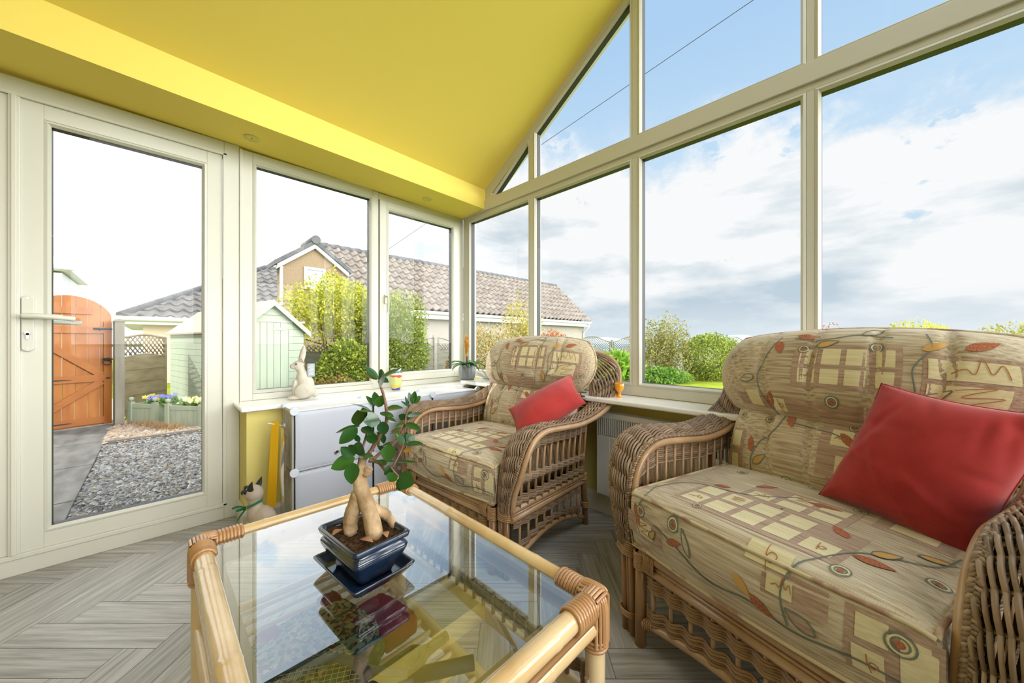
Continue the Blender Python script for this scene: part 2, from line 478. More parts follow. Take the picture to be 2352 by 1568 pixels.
Sq = lambda x0, x1, y0, y1: w.quad((x0, y0, slope(x0, y0)), (x1, y0, slope(x1, y0)), (x1, y1, slope(x1, y1)), (x0, y1, slope(x0, y1)))
Sq(RX, RA, YB, YG + .005); Sq(RB, 2 * RX + 2.28, YB, YG + .005)
for i in range(0, len(Ys), 2): Sq(RA, RB, Ys[i], Ys[i + 1])
rw = MB(); rp = MB()
for y0, y1 in RL:
    for a, b, c_, d_ in ((RA, RA + .06, y0, y1), (RB - .06, RB, y0, y1), (RA, RB, y0, y0 + .06), (RA, RB, y1 - .06, y1)):
        o_ = lambda x, y, h: (x, y, slope(x, y) + h)
        for h0, h1 in ((-.012, .1),):
            rw.quad(o_(a, c_, h0), o_(b, c_, h0), o_(b, d_, h0), o_(a, d_, h0))
            for p, q in (((a, c_), (b, c_)), ((b, c_), (b, d_)), ((b, d_), (a, d_)), ((a, d_), (a, c_))):
                rw.quad(o_(*p, h0), o_(*q, h0), o_(*q, h1), o_(*p, h1))
    rp.face([(x, y, slope(x, y) + .03) for x, y in ((RA, y0), (RB, y0), (RB, y1), (RA, y1))])
rlo = struct(rw.build('added_rooflights', UPVC), 'rooflights added in the unseen camera-side ceiling slope', 'window'); rp.build('glass_pane', GLASS, rlo)
w.quad((2 * RX + 2.28, YB, 2.3), (XR + .1, YB, 2.12), (XR + .1, YG, 2.09), (2 * RX + 2.28, YG + .005, 2.262))
struct(w.build('ceiling', YELLOW), 'sloping yellow ceiling', 'ceiling')
w = MB()
w.quad((-2.72, YB - .2, 2.22), (RX, YB - .2, 3.78), (RX, YG + .12, 3.72), (-2.72, YG + .12, 2.20))
w.prism([(-2.72, 2.19), (RX, 3.58), (RX, 3.74), (-2.72, 2.34)], 1, YG + .088, YG + .13)
w.prism([(RX, 3.58), (2 * RX + 2.9, 2.07), (2 * RX + 2.9, 2.22), (RX, 3.74)], 1, YG + .088, YG + .13)
struct(w.build('roof', mat('roof_outer', (.12, .11, .1), .8)))

# ---- recessed downlights in the beam soffit
def downlight(Y, label):
    X = -2.445; z = at(Y)[0][2] + (X - XL + .08) / .38 * .015
    t = thing('downlight', label, 'ceiling light', (X, Y, z), 0, 'recessed downlights in the beam')
    m = MB(); m.lathe([(.020, .004), (.021, -.003), (.030, -.0045), (.037, -.003), (.039, .0005)], seg=28, cap=False); m.build('trim_ring', mat('painted_ring', (.8, .68, .2), .5), t)
    m = MB(); m.lathe([(.0205, .001), (.0, .001)], seg=20, cap=False); m.build('lens', mat('frosted_lens', (.55, .6, .55), .25, emit=((1, .95, .8), .35)), t)
    m = MB(); m.lathe([(.0065, -.0005), (.0, -.001)], seg=14, cap=False); m.build('bulb_tip', mat('bulb_tip', (.25, .24, .2), .4), t)
downlight(.385, 'small recessed downlight above the joint of door and window')
downlight(1.50, 'small recessed downlight above the casement near the room corner')
# ---------------------------------------------------------------- wicker armchairs
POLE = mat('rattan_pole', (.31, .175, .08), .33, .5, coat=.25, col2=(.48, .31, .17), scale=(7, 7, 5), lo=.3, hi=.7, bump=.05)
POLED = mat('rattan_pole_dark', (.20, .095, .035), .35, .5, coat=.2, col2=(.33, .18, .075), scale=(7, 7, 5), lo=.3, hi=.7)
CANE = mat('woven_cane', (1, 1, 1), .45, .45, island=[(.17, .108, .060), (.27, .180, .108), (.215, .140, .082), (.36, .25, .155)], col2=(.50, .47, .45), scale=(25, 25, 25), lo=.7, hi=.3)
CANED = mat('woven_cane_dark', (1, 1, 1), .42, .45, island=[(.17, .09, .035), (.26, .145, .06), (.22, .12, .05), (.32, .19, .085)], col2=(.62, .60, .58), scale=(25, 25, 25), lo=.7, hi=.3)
CANEX = mat('gap_shade_cane', (.055, .032, .016), .7, .2)  # near-black colour stands for the shade in the weave gaps
BIND = mat('cane_binding', (1, 1, 1), .38, .5, coat=.2, island=[(.30, .155, .06), (.40, .23, .10), (.35, .19, .08)])

def fabric():
    m = bpy.data.materials.new('striped_weave_fabric'); N, L = nt(m); b = N['Principled BSDF']
    tc = N.new('ShaderNodeTexCoord')
    def nz(scale, det, sc_=1.):
        mp = N.new('ShaderNodeMapping'); mp.inputs['Scale'].default_value = scale; L.new(tc.outputs['Object'], mp.inputs['Vector'])
        n = N.new('ShaderNodeTexNoise'); n.inputs['Scale'].default_value = sc_; n.inputs['Detail'].default_value = det; L.new(mp.outputs[0], n.inputs['Vector']); return n.outputs['Fac']
    st = nz((5, 160, 160), 3); big = nz((5, 5, 5), 2)
    ad = N.new('ShaderNodeMath'); ad.operation = 'MULTIPLY_ADD'; L.new(st, ad.inputs[0]); ad.inputs[1].default_value = .75
    bb = N.new('ShaderNodeMath'); bb.operation = 'MULTIPLY'; L.new(big, bb.inputs[0]); bb.inputs[1].default_value = .35; L.new(bb.outputs[0], ad.inputs[2])
    r = N.new('ShaderNodeValToRGB'); E = r.color_ramp.elements
    E[0].position = .36; E[0].color = (*sr(150, 128, 98), 1); E[1].position = .72; E[1].color = (*sr(212, 203, 182), 1)
    e = E.new(.54); e.color = (*sr(191, 175, 148), 1)
    L.new(ad.outputs[0], r.inputs['Fac'])
    # fine square thread grid
    ck_ = N.new('ShaderNodeTexChecker'); ck_.inputs['Scale'].default_value = 420; L.new(tc.outputs['Object'], ck_.inputs['Vector'])
    ck_.inputs['Color1'].default_value = (1, 1, 1, 1); ck_.inputs['Color2'].default_value = (.88, .86, .82, 1)
    mx = N.new('ShaderNodeMix'); mx.data_type = 'RGBA'; mx.blend_type = 'MULTIPLY'; mx.inputs[0].default_value = 1
    L.new(r.outputs['Color'], mx.inputs[6]); L.new(ck_.outputs['Color'], mx.inputs[7]); L.new(mx.outputs[2], b.inputs['Base Color'])
    b.inputs['Roughness'].default_value = .85; b.inputs['Specular IOR Level'].default_value = .25; b.inputs['Sheen Weight'].default_value = .25
    bn = N.new('ShaderNodeBump'); bn.inputs['Strength'].default_value = .35; bn.inputs['Distance'].default_value = .002; L.new(st, bn.inputs['Height']); L.new(bn.outputs['Normal'], b.inputs['Normal'])
    return m
S_ = (8, 220, 220)
FAB = [fabric(),
       mat('woven_mauve', sr(150, 122, 104), .9, .2, col2=sr(184, 160, 138), scale=S_, sheen=.2),
       mat('woven_cream', sr(206, 194, 150), .9, .2, col2=sr(220, 210, 172), scale=S_, sheen=.2),
       mat('woven_teal', sr(112, 122, 114), .9, .2),
       mat('woven_rust', sr(150, 80, 56), .9, .2, col2=sr(182, 122, 90), scale=(300, 300, 300)),
       mat('woven_ochre', sr(200, 156, 92), .9, .2),
       mat('woven_line', sr(172, 116, 80), .9, .2)]
PIPE = mat('fabric_piping', sr(196, 180, 146), .9, .2, col2=sr(160, 128, 106), scale=(14, 14, 14), lo=.5, hi=.6)

class Motifs:   # flat woven figures laid on a cushion surface S(a, b)
    def __init__(s, mb, S, off=.0007):
        s.mb, s.S, s.off = mb, S, off
    def P(s, a, b, k):
        e = .004
        p = V(s.S(a, b)); n = (V(s.S(a + e, b)) - p).cross(V(s.S(a, b + e)) - p)
        n = n.normalized() if n.length > 1e-12 else V((0, 0, 1))
        return p + n * s.off * k
    def strip(s, fn, nu, nv, mi, k): s.mb.grid(lambda u, v: s.P(*fn(u, v), k), nu, nv, mi)
    def rect(s, a0, a1, b0, b1, mi, k=1, sk=0.):
        n = max(2, int(abs(a1 - a0) / .014)); m = max(2, int(abs(b1 - b0) / .014))
        s.strip(lambda u, v: (a0 + (a1 - a0) * u + sk * v, b0 + (b1 - b0) * v + sk * .4 * u), n, m, mi, k)
    def ringm(s, a, b, r, w, mi, k=3, sx=1.):
        s.strip(lambda u, v: (a + sx * (r + w * (v - .5)) * math.cos(2 * PI * u), b - (r + w * (v - .5)) * math.sin(2 * PI * u)), 18, 1, mi, k)
    def spiral(s, a, b, r):
        r *= .9
        s.ringm(a, b, r * .95, r * .13, 3); s.ringm(a, b, r * .72, r * .16, 2); s.ringm(a, b, r * .55, r * .11, 3); s.ringm(a, b, r * .16, r * .32, 4)
    def line(s, pts, w, mi, k=3):
        P = catmull([V((p[0], p[1], 0)) for p in pts], 7)
        def f(u, v):
            i = min(len(P) - 1, int(round(u * (len(P) - 1)))); t = (P[min(i + 1, len(P) - 1)] - P[max(i - 1, 0)]).normalized()
            return P[i].x - t.y * w * .72 * (v - .5), P[i].y + t.x * w * .72 * (v - .5)
        s.strip(f, len(P) - 1, 1, mi, k)
    def leaf(s, a, b, ang, ln, w, mi, outline=False, k=3):
        c, n = math.cos(ang), math.sin(ang)
        def f(u, v, q=1.):
            x = ln * u; y = q * w * (2 * v - 1) * math.sin(PI * u ** .8) ** .9 * .5
            return a + x * c - y * n, b + x * n + y * c
        s.strip(f, 8, 4, mi, k)
        if outline:
            pts = [f(u / 6, 1.) for u in range(7)] + [f(1 - u / 6, 0.) for u in range(1, 7)]
            s.line(pts, .004, 3, k + 1)
    def scrib(s, a, b, sz, kind=0):
        if kind == 0: pts = [(-1, -.2), (-.5, .1), (-.2, -.15), (.1, .8), (.35, -.1), (.7, .5), (.9, -.3)]
        elif kind == 1: pts = [(-.2, .8), (-.1, -.1), (.3, -.4), (.6, 0), (.2, .2), (-.05, -.2), (.1, -.9)]
        else: pts = [(-.9, .5), (.6, .8), (-.6, .1), (.9, .2), (-.5, -.5), (.8, -.6)]
        s.line([(a + x * sz, b + y * sz) for x, y in pts], .003, 6, 4)
    def checks(s, a0, b0, nx, ny, cw, ch, gap, holes=()):
        s.rect(a0 - gap, a0 + nx * (cw + gap), b0 - gap, b0 + ny * (ch + gap), 1, 1)
        for i in range(nx):
            for j in range(ny):
                if (i, j) in holes: continue
                a = a0 + i * (cw + gap); b = b0 + j * (ch + gap)
                s.rect(a, a + cw, b, b + ch, 2, 2)
                if (i * 3 + j * 5) % 4 == 0: s.scrib(a + cw / 2, b + ch / 2, cw * .36, (i + j) % 3)

def armchair(name, label, loc, rot, zs=1.0, scx=1., scy=1., kb=1.0):
    """local axes: x to the sitter's left seen from the front as right, y to the back, z up; origin under the middle of the front rail"""
    t = thing(name, label, 'armchair', loc, rot, 'cane armchairs with patterned cushions')
    t.scale = (scx, scy, 1)
    Z = lambda v: v * zs
    K = lambda y: y if y < .4 else .4 + (y - .4) * kb      # how far the back leans
    CN, PO = CANE, POLE
    rr = random.Random(11)
    # --- one continuous woven band: foot, arm, wing, back, wing, arm, foot
    half_out = [(-.405, .0, .27), (-.425, -.008, .36), (-.455, -.002, .45), (-.472, .018, .535), (-.478, .062, .600), (-.480, .14, .630), (-.480, .27, .624), (-.480, .42, .614), (-.482, .57, .627), (-.485, .70, .662), (-.485, .79, .715), (-.488, .835, .79), (-.480, .84, .855), (-.44, .825, .912), (-.35, .81, .945), (-.20, .80, .958), (0, .795, .960)]
    half_in = [(-.362, .0, .27), (-.366, -.008, .36), (-.370, .0, .45), (-.371, .022, .53), (-.371, .075, .588), (-.371, .16, .612), (-.371, .28, .606), (-.371, .42, .596), (-.372, .56, .606), (-.374, .66, .632), (-.376, .72, .675), (-.372, .75, .74), (-.362, .758, .80), (-.335, .755, .86), (-.27, .75, .890), (-.15, .745, .902), (0, .742, .905)]
    def full(hf): return [V((x, K(y), Z(z))) for x, y, z in hf] + [V((-x, K(y), Z(z))) for x, y, z in reversed(hf[:-1])]
    O = catmull(full(half_out), 12); I = catmull(full(half_in), 12)
    n = len(O)
    Ln = plen([(a + b) / 2 for a, b in zip(O, I)])
    M = int(Ln / .064)                                     # number of ribs
    seg = 6
    O = resample(O, M * seg); I = resample(I, M * seg)
    # inner and outer samples are matched by arclength; nudge so the pairs stay square to the path
    NS = 9
    band = MB(); rib = MB()
    def frame(i):
        i = max(0, min(len(O) - 1, i))
        a, b = I[i], O[i]; tg = (O[min(i + 1, len(O) - 1)] + I[min(i + 1, len(O) - 1)] - O[max(i - 1, 0)] - I[max(i - 1, 0)]).normalized()
        lat = b - a; nrm = lat.cross(tg)
        nrm.normalize()
        return a, lat, nrm
    sgn = 1
    a, lat, nrm = frame(int(len(O) * .12))
    if nrm.z < 0: sgn = -1
    for r in range(M):
        for k in range(NS):
            f0 = (k + .55) / (NS + .1); P = []; R = []
            for q in range(-1, seg + 2):
                i = r * seg + q; u = q / seg
                a, lat, nrm = frame(i)
                f = f0 + .11 * (u - .5)
                h = .0150 * math.sin(PI * min(max((u + .16) / 1.32, 0), 1)) - .006 + .010 * math.sin(PI * min(max(f, 0), 1))
                P.append(a + lat * f + nrm * sgn * (h + rr.uniform(-.0006, .0006)))
                R.append(min(.0066, .355 * lat.length / NS) * (.8 if q in (-1, seg + 1) else 1) * (1 + .1 * math.sin(k * 3 + r)))
            band.tube(P, R, 6, 0, cap=False)
        a, lat, nrm = frame(r * seg)
        band.tube([a + lat * .02 - nrm * sgn * .003, a + lat * .5 + nrm * sgn * .006, a + lat * .98 - nrm * sgn * .003], .0045, 5)
    band.build('woven_band', CN, t)
    # backing weave just under the band so that it reads dense
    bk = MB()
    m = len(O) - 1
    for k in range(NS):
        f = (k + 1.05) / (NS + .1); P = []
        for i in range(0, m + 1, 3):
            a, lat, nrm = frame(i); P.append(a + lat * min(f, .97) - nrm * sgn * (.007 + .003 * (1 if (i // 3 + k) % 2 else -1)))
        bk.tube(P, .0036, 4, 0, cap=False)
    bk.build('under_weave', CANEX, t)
    # braids along both edges
    for nm, fr in (('inner_braid', .035), ('outer_braid', .965)):
        b = MB()
        step = .011; cnt = int(Ln / step)
        for w in range(3):
            P = []
            for i in range(cnt * 3 + 1):
                x = i / (cnt * 3) * m; j = min(int(x), m - 1); fq = x - j
                a0, l0, n0 = frame(j); a1, l1, n1 = frame(j + 1)
                c = (a0 + l0 * fr).lerp(a1 + l1 * fr, fq); l = l0.normalized(); nn = n0 * sgn
                ph = 2 * PI * (i / 3 / 2.4 + w / 3)
                P.append(c + l * .0072 * math.sin(ph) + nn * (.006 + .0038 * math.sin(2 * ph)))
            b.tube(P, .0042, 5, 0, cap=False)
        b.build(nm, CN, t)
    # bent poles under the two edges
    def edge(Pth, off_l, off_n, i0=0, i1=None):
        out = []
        for i in range(i0, (i1 or m) + 1, 3):
            a, lat, nrm = frame(i); l = lat.normalized()
            out.append((I[i] if Pth is I else O[i]) + l * off_l + nrm * sgn * off_n)
        return out
    p = MB(); p.tube(edge(O, .010, -.012), .0125, 10); p.build('outer_pole', PO, t)
    p = MB(); p.tube(edge(I, -.008, -.010), .0125, 10); p.build('inner_pole', PO, t)
    # front feet of the arms: three slim canes bound together
    for sx in (-1, 1):
        p = MB()
        for dx, r in ((-.398, .0115), (-.381, .007), (-.364, .0125)):
            p.tube([(sx * -dx, .0, Z(.30)), (sx * -dx * .985, .004, .0)], r, 9)
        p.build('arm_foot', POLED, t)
        for zz in ([Z(.30) - k * .0075 for k in range(7)], (.075, .068, .061)):
            p = MB()
            for z in zz: ringw(p, sx * .381, .0, z, .034 if len(zz) > 3 else .031, .0165)
            p.build('binding', BIND, t)
    # legs
    LX = .318
    for sx in (-1, 1):
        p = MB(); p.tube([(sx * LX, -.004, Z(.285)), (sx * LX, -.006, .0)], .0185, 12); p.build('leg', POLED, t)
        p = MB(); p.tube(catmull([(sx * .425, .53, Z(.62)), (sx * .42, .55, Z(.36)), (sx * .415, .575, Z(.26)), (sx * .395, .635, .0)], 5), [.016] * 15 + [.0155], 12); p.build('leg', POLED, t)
        p = MB()
        for z in [.135 - k * .008 for k in range(4)]: ringw(p, sx * .407, .605, z, .0195, .0195)
        p.build('binding', BIND, t); p = MB()
        for z in [Z(.31) - k * .0075 for k in range(5)]: ringw(p, sx * .417, .563, z, .02, .02)
        p.build('binding', BIND, t); p = MB()
        for k in range(9): ringw(p, sx * LX, -.004, Z(.29) - k * .0062, .021, .021)
        for k in range(6):
            x = sx * (LX - .028 - k * .0068)
            p.tube([(x, -.004 + .019 * math.cos(q), Z(.270) + .036 * math.sin(q)) for q in [2 * PI * j / 14 for j in range(14)]], .0036, 5, closed=True)
        p.build('binding', BIND, t)
    # rails
    p = MB()
    p.tube([(-LX, -.006, Z(.288)), (LX, -.006, Z(.288))], .0145, 10); p.tube([(-LX, -.008, Z(.252)), (LX, -.008, Z(.252))], .0145, 10); p.tube([(-LX, -.012, Z(.270)), (LX, -.012, Z(.270))], .005, 6)
    p.build('front_rail', PO, t)
    arch = lambda u: Z(.075) + .045 * math.sin(PI * u)
    p = MB(); p.tube([(-LX + 2 * LX * k / 14, -.006, arch(k / 14)) for k in range(15)], .0135, 10)
    p.build('arched_stretcher', PO, t)
    for sx in (-1, 1):
        b = MB()
        for k in range(5):
            x = sx * (LX - .022 - .008 * k)
            b.tube([(x, -.006 + .0165 * math.cos(q), Z(.078) + .01 * k * .4 + .0165 * math.sin(q)) for q in [2 * PI * j / 12 for j in range(12)]], .003, 5, closed=True)
        b.build('stretcher_binding', BIND, t)
    nsp = 9
    for k in range(nsp):
        x = -LX + .052 + (2 * LX - .104) * k / (nsp - 1); u = (x + LX) / (2 * LX)
        p = MB(); p.tube([(x, -.007, arch(u)), (x, -.007, Z(.25))], .0065, 8); p.build('spindle', PO, t)
    wv = MB()
    for row, base in ((0, lambda u: Z(.234)), (1, lambda u: arch(u) + .052)):
        weave(wv, lambda u: V((-LX + .03 + (2 * LX - .06) * u, -.007, base((LX * 2 * u * .96 + .02) / (2 * LX)))), V((0, 0, -1)), V((0, -1, 0)), 6, .0074, nsp, .012, off=.5, r=.0048)
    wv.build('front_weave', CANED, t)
    # sides
    for sx in (-1, 1):
        xo = sx * .425
        p = MB()
        p.tube([(xo - sx * .005, .0, Z(.300)), (xo - sx * .005, .56, Z(.300))], .015, 10); p.tube([(xo - sx * .005, .0, Z(.262)), (xo - sx * .008, .57, Z(.262))], .0145, 10)
        p.tube([(xo, .0, Z(.281)), (xo, .56, Z(.281))], .005, 6)
        p.build('side_rail', PO, t)
        sa = lambda u: Z(.055) + .075 * math.sin(PI * min(1, u * 1.0)) ** .8
        p = MB(); p.tube([(xo - sx * (.01 + .012 * k / 14), .59 * k / 14, sa(k / 14)) for k in range(15)], .013, 10); p.build('arched_stretcher', PO, t)
        oz = lambda y: Z(zat(half_out, y)) - .02
        ns = 11
        for k in range(ns):
            y = .045 + .50 * k / (ns - 1)
            p = MB(); p.tube([(sx * .428, y, Z(.30)), (sx * .452, y, oz(y))], .0068, 8); p.build('spindle', PO, t)
        for k in range(9):
            y = .06 + .46 * k / 8
            p = MB(); p.tube([(xo - sx * .012, y, sa(y / .59)), (xo - sx * .008, y, Z(.26))], .0062, 8); p.build('spindle', PO, t)
        wv = MB()
        weave(wv, lambda u: V((sx * .45, .02 + .53 * u, oz(.02 + .53 * u) - .018)), V((0, 0, -1)), V((sx, 0, 0)), 6, .0075, ns, .008, off=.45)
        weave(wv, lambda u: V((sx * .44, .02 + .53 * u, Z(.445) - .02 * u)), V((0, 0, -1)), V((sx, 0, 0)), 5, .0072, ns, .008, off=.45)
        weave(wv, lambda u: V((sx * .431, .015 + .54 * u, Z(.358))), V((0, 0, -1)), V((sx, 0, 0)), 5, .0075, ns, .008, off=.45)
        weave(wv, lambda u: V((xo - sx * .010, .02 + .53 * u, Z(.242))), V((0, 0, -1)), V((sx, 0, 0)), 5, .006, 9, .008, off=.5)
        weave(wv, lambda u: V((xo - sx * .013, .02 + .53 * u, sa((.02 + .53 * u) / .59) + .048)), V((0, 0, -1)), V((sx, 0, 0)), 5, .006, 9, .008, off=.5)
        wv.build('side_weave', CN, t)
        # inner face of the arm: spindles and a woven skirt under the inner pole
        wv = MB()
        iz = lambda y: Z(zat(half_in, y)) - .018
        weave(wv, lambda u: V((sx * .385, .03 + .60 * u, iz(.03 + .60 * u) - .012)), V((0, 0, -1)), V((sx, 0, 0)), 9, .0076, 12, .008, off=.5)
        weave(wv, lambda u: V((sx * .388, .03 + .60 * u, Z(.40))), V((0, 0, -1)), V((sx, 0, 0)), 5, .0075, 12, .008, off=.5)
        wv.build('arm_weave', CN, t)
        for k in range(12):
            y = .03 + .60 * (k + .5) / 12
            p = MB(); p.tube([(sx * .392, y, Z(.30)), (sx * .385, y, iz(y))], .0062, 7); p.build('spindle', PO, t)
    # back panel under the band, seen only between the cushions
    p = MB()
    for k in range(13):
        x = -.33 + .66 * k / 12; top = .90 - .18 * (x / .36) ** 4
        p.tube(catmull([(x, .55, Z(.26)), (x * 1.02, K(.60), Z(.5)), (x * 1.0, K(.70), Z(.74)), (x * .98, K(.75), Z(top))], 4), .006, 6)
    for k in range(26):
        z = .30 + k * .02; y = K(.56 + (z - .3) * .32)
        p.tube([(-.36 + .72 * j / 24, y + (.007 if (j + k) % 2 else -.007), Z(z)) for j in range(25)], .0042, 4, cap=False)
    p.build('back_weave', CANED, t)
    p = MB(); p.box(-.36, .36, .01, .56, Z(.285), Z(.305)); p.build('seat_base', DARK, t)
    # --- seat cushion
    hx, zt, zb, y0, y1 = .340, Z(.482), Z(.308), -.026, .56
    rr_ = .032
    def S(a, b):
        A = min(1, abs(a) / hx)
        if b >= rr_: y, z = y0 + b, zt
        elif b >= -rr_ * .57:
            q = (b + rr_ * .57) / (rr_ * 1.57) * PI / 2; y, z = y0 + rr_ - rr_ * math.cos(q), zt - rr_ + rr_ * math.sin(q)
        else: y, z = y0, zt - rr_ + (b + rr_ * .57)
        ft = max(0, min(1, (b + .02) / .12)); bt = max(0, min(1, (y1 - y0 - b) / .12))
        crown = .022 * (1 - A ** 3) * (ft * (2 - ft)) * (.4 + .6 * bt)
        z += crown
        z -= .006 * max(0, (A - .88) / .12) ** 2 * (1 if b > -.02 else .3)
        fr = max(0, min(1, (zt - z + .02) / .06)) if b < .05 else 0
        y -= .026 * (1 - A ** 2) * (1 - max(0, min(1, b / .25)))
        if b < 0: y -= .012 * (1 - A ** 2) * math.sin(PI * min(1, -b / .14)) ; y += .010 * max(0, (-b - .09) / .05)
        return (a, y, z)
    cu = MB()
    bl = -(zt - zb - rr_ + rr_ * .57)
    cu.grid(lambda u, v: S(-hx + 2 * hx * u, bl + (y1 - y0 - bl) * v), 36, 44, 0)
    for sx in (-1, 1):     # side walls
        cu.grid(lambda u, v: (lambda p: (p[0] + sx * .012 * math.sin(PI * v), p[1], p[2] * (1 - v) + zb * v))(S(sx * hx, -.0 + (y1 - y0) * u)), 22, 4, 0, flip=(sx > 0))
    cu.quad((-hx, y0, zb), (-hx, y1, zb), (hx, y1, zb), (hx, y0, zb)); cu.quad((-hx, y1, zb), (-hx, y1, zt), (hx, y1, zt), (hx, y1, zb))
    mo = Motifs(cu, S)
    mo.checks(-.20, .075, 5, 2, .060, .062, .018, ((4, 1),)); mo.checks(-.10, .245, 3, 2, .060, .05, .018, ((0, 1),)); 
    mo.rect(.16, .30, .33, .42, 1); mo.rect(.19, .27, .35, .40, 2, 2)
    mo.rect(-.33, -.30, .1, .14, 2); mo.rect(.04, .13, -.008, .035, 2, 2); mo.scrib(.085, .012, .03, 1)
    mo.rect(.225, .352, -.125, -.005, 1); mo.rect(.24, .285, -.055, -.012, 2, 2); mo.rect(.30, .345, -.115, -.02, 2, 2); mo.rect(.235, .28, -.12, -.07, 2, 2); mo.scrib(.26, -.095, .02, 1)
    mo.rect(.08, .20, -.06, -.005, 1); mo.rect(.09, .14, -.052, -.015, 2, 2); mo.scrib(.12, -.03, .02, 0)
    mo.rect(-.352, -.20, -.12, -.05, 1); mo.rect(-.31, -.24, -.11, -.06, 2, 2); mo.scrib(-.275, -.085, .025, 2)
    for a, b, r in ((-.29, -.035, .020), (-.16, -.02, .022), (.30, -.035, .024), (-.13, .06, .014), (.20, .05, .02), (.12, .40, .018), (-.22, .44, .02), (.31, .17, .02), (-.02, .48, .016)): mo.spiral(a, b, r)
    mo.line([(-.30, -.11), (-.31, -.05), (-.285, .02), (-.30, .09), (-.26, .2), (-.10, .24), (0., .36)], .005, 3)
    mo.line([(-.23, -.05), (-.14, -.075), (-.05, -.115), (.05, -.10), (.14, -.118), (.25, -.10), (.34, -.11)], .006, 3)
    mo.line([(.13, -.11), (.12, -.03), (.16, .06), (.20, .16), (.29, .24), (.31, .34)], .005, 3)
    for a, b, g, l, w_, c_, o_ in ((-.32, -.02, -1.2, .075, .022, 4, 0), (-.25, -.10, .9, .04, .02, 5, 1), (-.18, -.075, .35, .055, .022, 4, 0), (-.10, -.08, 2., .07, .018, 0, 1), (.02, -.05, -.8, .055, .02, 5, 0), (.055, -.08, -.6, .06, .024, 4, 0),
                                 (.18, -.10, 2.6, .06, .03, 1, 1), (.19, .13, .2, .07, .03, 4, 0), (.21, .17, .9, .06, .026, 5, 1), (.16, .20, 2.4, .06, .026, 4, 0), (-.2, .24, .3, .05, .022, 4, 0), (.02, .34, .2, .08, .024, 4, 0), (.26, .26, .5, .06, .022, 5, 1), (-.12, .33, .9, .07, .02, 4, 0)):
        mo.leaf(a, b, g, l, w_, c_, bool(o_))
    sc_ = cu.build('seat_cushion', FAB, t)
    pp = MB()
    pp.tube([V(S(-hx + 2 * hx * k / 40, .004)) + V((0, -.001, .001)) for k in range(41)], .0052, 7)
    for sx in (-1, 1): pp.tube([V(S(sx * hx, .004 + (y1 - y0 - .02) * k / 30)) + V((sx * .001, 0, .001)) for k in range(31)], .0052, 7)
    pp.tube([V(S(-hx + 2 * hx * k / 40, bl + .004)) + V((0, -.001, 0)) for k in range(41)], .005, 7)
    pp.build('piping', PIPE, sc_)
    # --- back cushion: lumbar roll below, head roll above
    def lobe(h0, h1, hw0, kf, T, zb_, yb_, zt_, yt_, ch, arch_=0.):
        def F(a, b):      # a in [-1,1], b in [0,1] -> front surface
            bb = 2 * b - 1
            x = a * math.sqrt(max(0, 1 - kf * bb * bb * .5)) ; v = bb * math.sqrt(max(0, 1 - kf * a * a * .5))
            if bb < 0 and arch_: v = bb * math.sqrt(max(0, 1 - kf * .45 * a * a))
            b2 = (v + 1) / 2
            y = yb_ + (yt_ - yb_) * b2; z = zq * (zb_ + (zt_ - zb_) * b2)
            e = max(0, 1 - abs(a) ** 3.2) ** .55 * max(0, 1 - abs(bb) ** 2.6) ** .55
            d = T * e
            for g in ch: d -= .016 * math.exp(-((a - g * (1 + .12 * bb)) / .028) ** 2) * e ** .3 * (.35 + .65 * min(1, b * 1.6))
            d -= .006 * math.sin(a * 21 + b * 3) * e * max(0, .5 - b) * 1.2
            return V((x * hw0, y, z)) + V((0, -1, .32)).normalized() * d
        return F
    zq = 1 + (zs - 1) * .15
    ch = (-.52, -.16, .22, .56)
    lo = lobe(0, 1, .352, .18, .085, .44, K(.545), .735, K(.66), ch)
    hi = lobe(0, 1, .43, .66, .115, .690, K(.635), 1.035, K(.735), ch, 1)
    cu = MB(); back = V((0, 1, -.2)).normalized()
    for F, th_ in ((lo, .03), (hi, .05)):
        cu.grid(lambda u, v: F(2 * u - 1, v), 64, 30, 0)
        cu.grid(lambda u, v: (lambda a, b: F(a, b) * 0 + V((F(a, b).x, 0, 0)) + (lambda q: V((0, q.y, q.z)))(F(a, b) * 1) )(2 * u - 1, v) if (u in (0, 1) or v in (0, 1)) else (F((2 * u - 1) , v) + back * (2 * th_ * (max(0, 1 - abs(2 * u - 1) ** 4) * max(0, 1 - abs(2 * v - 1) ** 4)) ** .5 + (.115 if th_ > .04 else .085) * (max(0, 1 - abs(2 * u - 1) ** 3.2) ** .55 * max(0, 1 - abs(2 * v - 1) ** 2.6) ** .55))), 32, 16, 0, flip=True)
    bcu = cu
    mo = Motifs(bcu, lambda a, b: lo(a / .352, b))
    mo.S = lambda a, b: lo(max(-1, min(1, a / .352)), max(0, min(1, b / .30)))
    mo.rect(-.33, -.27, .04, .20, 1); mo.rect(-.325, -.285, .13, .19, 2, 2); mo.rect(-.32, -.29, .05, .10, 2, 2)
    mo.rect(-.03, .24, .10, .27, 1); mo.checks(.0, .20, 3, 1, .055, .05, .02); mo.checks(.02, .11, 3, 1, .055, .06, .02); mo.rect(.22, .33, .02, .08, 1)
    for a, b, r in ((-.11, .05, .021), (-.20, .25, .016), (-.31, .255, .015), (.05, .265, .016), (.10, .18, .016), (.28, .12, .018)): mo.spiral(a, b, r)
    mo.line([(-.225, .01), (-.235, .09), (-.21, .16), (-.165, .22), (-.15, .29)], .005, 3)
    mo.line([(-.13, .25), (.0, .235), (.12, .20), (.25, .21)], .0045, 3)
